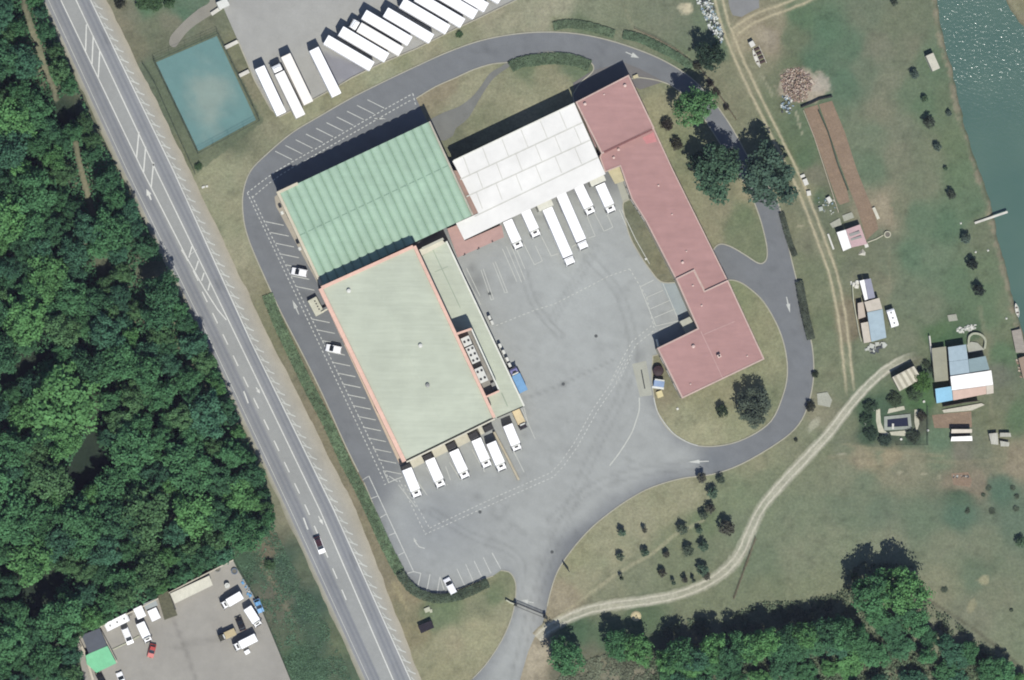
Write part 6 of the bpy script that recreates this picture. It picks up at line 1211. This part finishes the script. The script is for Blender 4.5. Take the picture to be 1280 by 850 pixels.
# undergrowth of the wood, one carpet
def carpet(name, poly, n, hlo, hhi, leaf, col, seed, lab=None, skip=None, dens=True):
    rs = np.random.RandomState(seed); xs = [q[0] for q in poly]; ys = [q[1] for q in poly]; X_ = rs.uniform(min(xs), max(xs), n*3); Y_ = rs.uniform(min(ys), max(ys), n*3); k = inpoly(X_, Y_, poly)
    if skip is not None: k &= skip(X_, Y_)
    if dens: k &= rs.rand(len(X_)) < sstep(.36, .52, fbm(X_, Y_, 14, seed+60, 3))*.95+.05
    X_, Y_ = X_[k][:n], Y_[k][:n]; m = len(X_); z = hlo+(hhi-hlo)*fbm(X_, Y_, 12, seed+9)*rs.uniform(.3, 1, m)
    c = np.c_[(X_-640)*S, (425-Y_)*S, z]; nrm = rs.normal(size=(m, 3))*.6+np.array([0, 0, 1]); nrm /= np.linalg.norm(nrm, axis=1)[:, None]; t = np.cross(nrm, rs.normal(size=(m, 3))); t /= np.linalg.norm(t, axis=1)[:, None]; b = np.cross(nrm, t); s = leaf*rs.uniform(.5, 1.3, m)[:, None]/2
    v = np.stack([c-t*s-b*s*.5, c+t*s*.3-b*s, c+t*s+b*s*.5, c-t*s*.3+b*s], 1).reshape(-1, 3); o = bpy.data.objects.new(name, mesh_from(v, m, name, LEAF)); COL.objects.link(o); o.color = (*col, 1); return tag(o, lab, None, None, 'stuff')
tr = lambda X_, Y_: (np.minimum(distpoly(X_+1, Y_, TRAILS[0][0]), distpoly(X_+1, Y_, TRAILS[1][0])) > 4)
skg = lambda X_, Y_: tr(X_, Y_) & ~np.any([inpoly(X_, Y_, g_) for g_ in GAPS], axis=0)
carpet('undergrowth', FOREST[:-1], 60000, .8, 6.5, .6, (.062, .150, .070), 4, skip=skg, dens=False)
carpet('meadow_weeds', [(297, 702), (344, 662), (362, 700), (400, 760), (440, 850), (366, 850), (330, 768)], 9000, .03, .3, .3, (.085, .15, .09), 5)
# southern wood edge
SW_G = 'broadleaf trees of the wood along the south edge'
SP = [(708, 821, 4.6, 10.5, MGR, 'round dark tree overhanging the start of the gravel track'), (771, 805, 3.6, 9.5, MGR, 'left of two round trees just below the gravel track'), (797, 812, 4.0, 10, BGR, 'right of two round trees just below the gravel track'), (1090, 740, 5.4, 14, MGR, 'left of the two tallest round trees jutting from the south wood'), (1128, 738, 6.0, 14.5, BGR, 'right of the two tallest round trees jutting from the south wood')]
for i, (x, y, rr, hh, col, lab) in enumerate(SP): tree(x, y, rr, hh, col, lab, SW_G, 'big', i+1)
line = [(832, 806), (850, 796), (870, 806), (890, 790), (908, 800), (925, 786), (945, 790), (962, 782), (982, 785), (1005, 775), (1028, 776), (1048, 770), (1068, 772), (835, 832), (860, 830), (885, 822), (912, 830), (940, 815), (965, 805), (990, 808), (1018, 800), (1045, 798), (1072, 795), (1095, 765), (1110, 780), (1135, 762), (1150, 775), (1165, 790), (1125, 800), (1090, 815), (1060, 822), (1032, 826), (1005, 835), (975, 832), (1160, 815), (1185, 795), (1195, 815), (1215, 812), (1235, 828), (1255, 838), (1240, 850), (1270, 850), (1180, 838), (1140, 845), (950, 845), (920, 850), (1190, 850), (845, 852), (1290, 862), (880, 852), (1100, 848), (1065, 850), (1020, 856), (1305, 880)]
sw = []
for i, (x, y) in enumerate(line):
    x += rnd.uniform(-4, 4); y += rnd.uniform(-4, 4); tall = i < 13; y += 20 if tall else 6; rr = rnd.uniform(3.0, 4.4) if tall else rnd.uniform(2.0, 3.9)
    col = rnd.choice([MGR, DKGR, BLU, BGR, MGR]); f = rnd.uniform(.9, 1.25); sw.append((x, y, rr, rnd.uniform(10, 12.5) if tall else rnd.uniform(4, 7), tuple(c*f for c in col)))
def zone2(x, y):
    if y > 852 or x > 1282: return None
    c_ = 'left end of the south wood' if x < 880 else ('below the field fence' if x < 950 else ('south wood\'s middle' if x < 1050 else ('under the tallest pair' if x < 1150 else 'right end of the south wood')))
    return ('in the front row, ' if y < 795 else ('in the second row, ' if y < 825 else 'by the bottom edge, '))+c_
for i, (t_, lab) in enumerate(zip(sw, wood_labels(sw, zone2, 'broadleaf tree just beyond the picture edge in the south wood'))): tree(*t_, lab, SW_G, 'big', i % 7)
carpet('scrub', WOOD_S, 34000, .1, 1.4, .45, (.095, .125, .075), 6); carpet('brushwood', [(800, 860), (820, 815), (900, 800), (960, 805), (1100, 805), (1240, 815), (1290, 860)], 12000, .3, 2.2, .4, (.12, .165, .095), 8); carpet('brushwood', [(690, 855), (712, 835), (750, 818), (800, 822), (825, 860)], 5000, .05, .7, .35, (.16, .18, .12), 7)
# trees in the grounds
GT = 'trees in the grounds east of the buildings'
tree(868, 134, 5.0, 12, (.085, .18, .07), 'bright green round tree overhanging the drive north-east of the red block', GT, 'big', 1)
tree(897, 213, 6.5, 13.5, (.062, .118, .07), 'broad dark tree on the lawn, western of the huge pair over the drive', GT, 'big', 2)
tree(960, 222, 7.2, 14, (.062, .108, .074), 'broad bluish-dark tree between drive and dirt track, eastern of the huge pair', GT, 'big', 3)
tree(876, 205, 3.2, 8, (.048, .09, .055), 'small crown tucked against the western tree of the huge pair', GT, 'big', 4)
tree(888, 70, 3.6, 9, (.04, .07, .045), 'dark round tree beside the rubble strip near the top', GT, 'big', 5)
tree(943, 508, 4.6, 8, (.078, .100, .072), 'loose grey-dark tree on the lawn inside the round drive', GT, 'big', 6)
tree(903, 514, 1.6, 3.2, (.04, .06, .035), 'small upright tree west of the loose grey-dark one', GT, 'small', 1)
tree(834, 156, 1.5, 2.8, (.045, .04, .03), 'northern of two small brownish trees beside the red building', GT, 'small', 2); tree(846, 180, 1.5, 2.8, (.045, .045, .03), 'southern of two small brownish trees beside the red building', GT, 'small', 3)
SB = 'young trees on the southern slope'
slope = [(876, 594, 1.4, 'cone'), (900, 597, 1.2, 'small'), (890, 613, 1.6, 'small'), (887, 633, 1.4, 'small'), (878, 641, 1.3, 'small'), (776, 663, 1.1, 'cone'), (805, 660, .7, 'cone'), (774.5, 693, 1.15, 'small'), (805, 688, 1.2, 'small'), (832, 690, 1.0, 'small'), (859, 686, 1.6, 'small'), (878, 680, 1.5, 'small'), (907, 657, 2.3, 'small'), (852, 659, 1.6, 'small'), (877, 709, 1.7, 'small'), (827, 713, 1.2, 'small'), (776, 720, .6, 'cone'), (841, 726, .6, 'cone'), (855, 722, .8, 'cone'), (866, 723, .6, 'cone'), (873, 660, 1.0, 'small'), (882, 717, 1.2, 'small')]
desc = ['tree touching the drive below the white arrow', 'small tree on the drive verge right of the arrow', 'third tree down from the drive verge', 'upper of a touching pair on the slope', 'lower of a touching pair on the slope', 'tall dark narrow tree at the left of the open slope', 'thin tree right of the tall dark narrow one', 'round tree below the tall dark narrow one', 'round tree beside the faint footpath', 'small tree where the faint path meets the thicket', 'dark round tree in the thicket centre', 'pale tree right of the dark thicket tree', 'widest bush-like tree left of the gravel track bend', 'pale loose tree at the top of the thicket', 'dark tree nearest the gravel track bend', 'grey-green round tree low on the slope', 'tiny tree beside the faint footpath', 'first tiny cone above the gravel track', 'taller tiny cone above the gravel track', 'last tiny cone above the gravel track', 'small loose tree between the pale tree and widest bush', 'small tree tight below the dark one by the track bend']
for i, (x, y, rr, k) in enumerate(slope):
    col = [(.085, .088, .066), (.095, .125, .085), (.085, .135, .09)][i % 3]; rr *= .88; tree(x+1, y+3, rr, rr*2.1+.6 if k == 'small' else 3.0+rr*.4, col, desc[i], SB, k, 1+i % 4, cz=.55)
RB = 'small trees along the river meadow'
riv = [(1118, 3, 1.2, 'topmost riverside meadow tree, cut by the picture edge'), (1143, 93, 1.4, 'riverside tree south-west of the cream container'), (1156, 124, 1.1, 'tiny dark tree second below the cream container'), (1161, 153, 1.9, 'wide bluish bush in the river meadow'), (1172, 184, 1.3, 'tree below the bluish bush in the river meadow'), (1182, 211, .7, 'faint small bush midway down the river meadow'), (1189, 243, 1.5, 'round dark tree level with the jetty'), (1207, 298, 1.6, 'pale green bush below the jetty'), (1215, 330, 1.8, 'upper of the two darkest riverside trees'), (1223.5, 363, 1.9, 'lower of the two darkest riverside trees'), (1186, 142, .9, 'pale tuft on the upper river bank'), (1276, 678, 1.6, 'dark bush at the right edge of the south field')]
for i, (x, y, rr, lab) in enumerate(riv): tree(x, y, rr*.8, rr*1.7+.3, [(.065, .082, .06), (.085, .12, .095), (.095, .15, .085)][i % 3] if i not in (8, 9) else (.03, .042, .034), lab, RB, 'small', 1+i % 4, cz=.55)
# single-mesh shrubs and hedges
def hedge(name, pts, w, h, col, lab, cat='hedge', group=None, dens=120, leaf=.24, seed=1, closed=False):
    rs = np.random.RandomState(seed); W = [P(x, y, h*.6) for x, y in smooth(pts, closed, 6)]; L = [0]
    for a, b in zip(W, W[1:]): L.append(L[-1]+(b-a).length)
    n = int(L[-1]*w*dens+60); t = rs.uniform(0, L[-1], n); ix = np.searchsorted(L, t)-1; ix = np.clip(ix, 0, len(W)-2)
    wa = np.array([(p.x, p.y) for p in W]); la = np.array(L); k = ((t-la[ix])/np.maximum(1e-6, la[ix+1]-la[ix]))[:, None]; c = wa[ix]*(1-k)+wa[ix+1]*k; d = wa[ix+1]-wa[ix]; d /= np.maximum(1e-6, np.linalg.norm(d, axis=1))[:, None]
    u = rs.uniform(-1, 1, n); zt = h*(1-.25*np.abs(u)**3)*(.86+.28*fbm(t*10, u*5, 12, seed)); z = np.where(rs.rand(n) < .72, zt, rs.uniform(.05, 1, n)*zt)
    c = c+np.c_[-d[:, 1], d[:, 0]]*(u*w/2*(1+.18*(fbm(t*8, t*0, 9, seed+3)-.5)))[:, None]; c = np.c_[c, z]
    nrm = rs.normal(size=(n, 3))*.5+np.array([0, 0, 1.0]); nrm /= np.linalg.norm(nrm, axis=1)[:, None]; t_ = np.cross(nrm, rs.normal(size=(n, 3))); t_ /= np.linalg.norm(t_, axis=1)[:, None]; b = np.cross(nrm, t_); s = leaf*rs.uniform(.6, 1.3, n)[:, None]/2
    v = np.stack([c-t_*s-b*s*.5, c+t_*s*.3-b*s, c+t_*s+b*s*.5, c-t_*s*.3+b*s], 1).reshape(-1, 3); o = bpy.data.objects.new(name, mesh_from(v, n, name, LEAF)); COL.objects.link(o); o.color = (*col, 1); return tag(o, lab, cat, group)
HG = 'clipped hedges around the drive'
hedge('hedge', [(334, 368), (345, 397), (360, 430), (385, 482), (410, 530), (433, 580), (450, 612), (468, 650), (484, 685), (500, 716)], 2.7, .4, (.135, .195, .11), 'long green hedge strip between the highway bank and the western drive', group=HG, seed=2, dens=90)
hedge('hedge', [(500, 716), (510, 731), (524, 742), (545, 748), (568, 746), (590, 738), (610, 728)], 2.4, 1.5, (.085, .115, .075), 'dark hedge curving round the southern parking bays', group=HG, seed=3, dens=90)
hedge('hedge', [(692, 33), (710, 30), (735, 33), (768, 43)], 2.2, .6, (.12, .165, .10), 'left of the two low hedges above the northern drive', group=HG, seed=4)
hedge('hedge', [(779, 43), (800, 48), (830, 62), (850, 73), (866, 84)], 2.2, .6, (.11, .165, .10), 'right of the two low hedges above the northern drive', group=HG, seed=5)
hedge('hedge', [(638, 84), (650, 78), (670, 75), (695, 73), (720, 76), (737, 83)], 2.9, .7, (.105, .15, .09), 'crescent hedge inside the northern drive bend', group=HG, seed=6)
hedge('hedge', [(977, 266), (982, 285), (988, 305), (994, 320)], 1.4, .9, (.075, .09, .065), 'upper dark hedge strip along the eastern drive', group=HG, seed=7)
hedge('hedge', [(999, 352), (1003, 375), (1008, 400), (1014, 424)], 2.0, 1.3, (.075, .09, .065), 'lower dark hedge strip along the eastern drive', group=HG, seed=8)
SHG = 'shrubs by the drive edge'
for i, (x, y, rr, hh, col, lab) in enumerate([(872, 82, 1.2, 1.6, (.04, .045, .03), 'shrub at the east end of the northern hedges'), (888, 104, .9, 1.3, (.035, .035, .028), 'first small shrub going down the north-east drive edge'), (895, 116, 1.0, 1.3, (.05, .05, .035), 'second small shrub down the north-east drive edge'), (908, 134, .8, 1.3, (.035, .035, .028), 'third small shrub down the north-east drive edge'), (1019, 468, .9, 1.4, (.035, .05, .03), 'small shrub south of the lower eastern hedge strip'), (1013, 508, 1.3, 2.2, (.035, .04, .028), 'dark shrub beside the pale apron at the drive\'s south-east'), (995, 550, .5, .7, (.05, .06, .04), 'tiny shrub on the south-east verge'), (862, 62, .4, .6, (.05, .06, .04), 'tiny tuft beside the north-east hedge'), (1152, 478, 2.6, 3.4, (.06, .12, .035), 'bright bushy shrub between the striped shed and the house'), (1144, 492, 2.0, 2.4, (.05, .08, .04), 'shrub south-east of the striped shed'), (1088, 509, 1.7, 1.8, (.035, .06, .035), 'dark shrub at the north-west corner of the pool garden'), (1083, 525, 1.6, 1.8, (.04, .07, .04), 'dark shrub west of the pool path'), (1088, 542, 1.8, 1.7, (.035, .06, .038), 'dark shrub south-west of the pool'), (1106, 550, 1.6, 1.5, (.035, .055, .04), 'grey-dark shrub south of the pool terrace'), (1141, 545, 1.8, 1.5, (.045, .06, .04), 'shrub in the south-east corner of the pool garden'), (1118, 500, 1.8, 1.7, (.045, .065, .035), 'shrub behind the white pool terrace'), (1152, 520, 1.3, 1.5, (.05, .05, .035), 'brownish shrub against the garden fence'), (1166, 462, 1.1, 1.6, (.04, .06, .04), 'shrub at the corner of the felt-roofed shed'), (1158, 455, 1.0, 1.2, (.05, .07, .04), 'small shrub north-east of the striped shed')]):
    tree(x, y, rr, hh, col, lab, SHG, 'small', 1+i % 4, name='shrub', cat='shrub', cz=.5)
for i, (x, y, rr, hh, lab) in enumerate([(180, 2, 2.2, 3, 'green bush right of the highway at the top edge'), (192, 4, 2.2, 3, 'second green bush right of the highway at the top edge'), (150, 4, 1.4, 2.5, 'small dark tree at the top edge just beside the highway shoulder'), (212, 3, 1.5, 2.5, 'bush left of the gravel lane at the top edge'), (337, 706, 1.4, 2, 'bush at the meadow\'s upper end beside the highway'), (248, 208, 1.0, 1, 'low bush on the bank below the sports court'), (574, 43, .9, .8, 'low bush on the bank under the slanting trailers'), (1068, 720, .9, 1.5, 'low bush at the foot of the tall south trees')]):
    tree(x, y, rr, hh, (.055, .10, .045) if i != 2 else (.03, .035, .025), lab, 'bushes on the banks', 'small', 1+i % 4, name='bush', cat='bush', cz=.5)
rs_ = random.Random(9); TG2 = 'low tussocks in the south field'
for i in range(10):
    x, y = rs_.choice([(rs_.uniform(1190, 1275), rs_.uniform(600, 650)), (rs_.uniform(1180, 1270), rs_.uniform(700, 790))]); tree(x, y, rs_.uniform(.4, .9), rs_.uniform(.3, .6), (.07, .09, .06), 'low dark tussock scattered in the south-east field', TG2, 'small', 1+i % 4, name='tussock', cat='tussock', cz=.4)
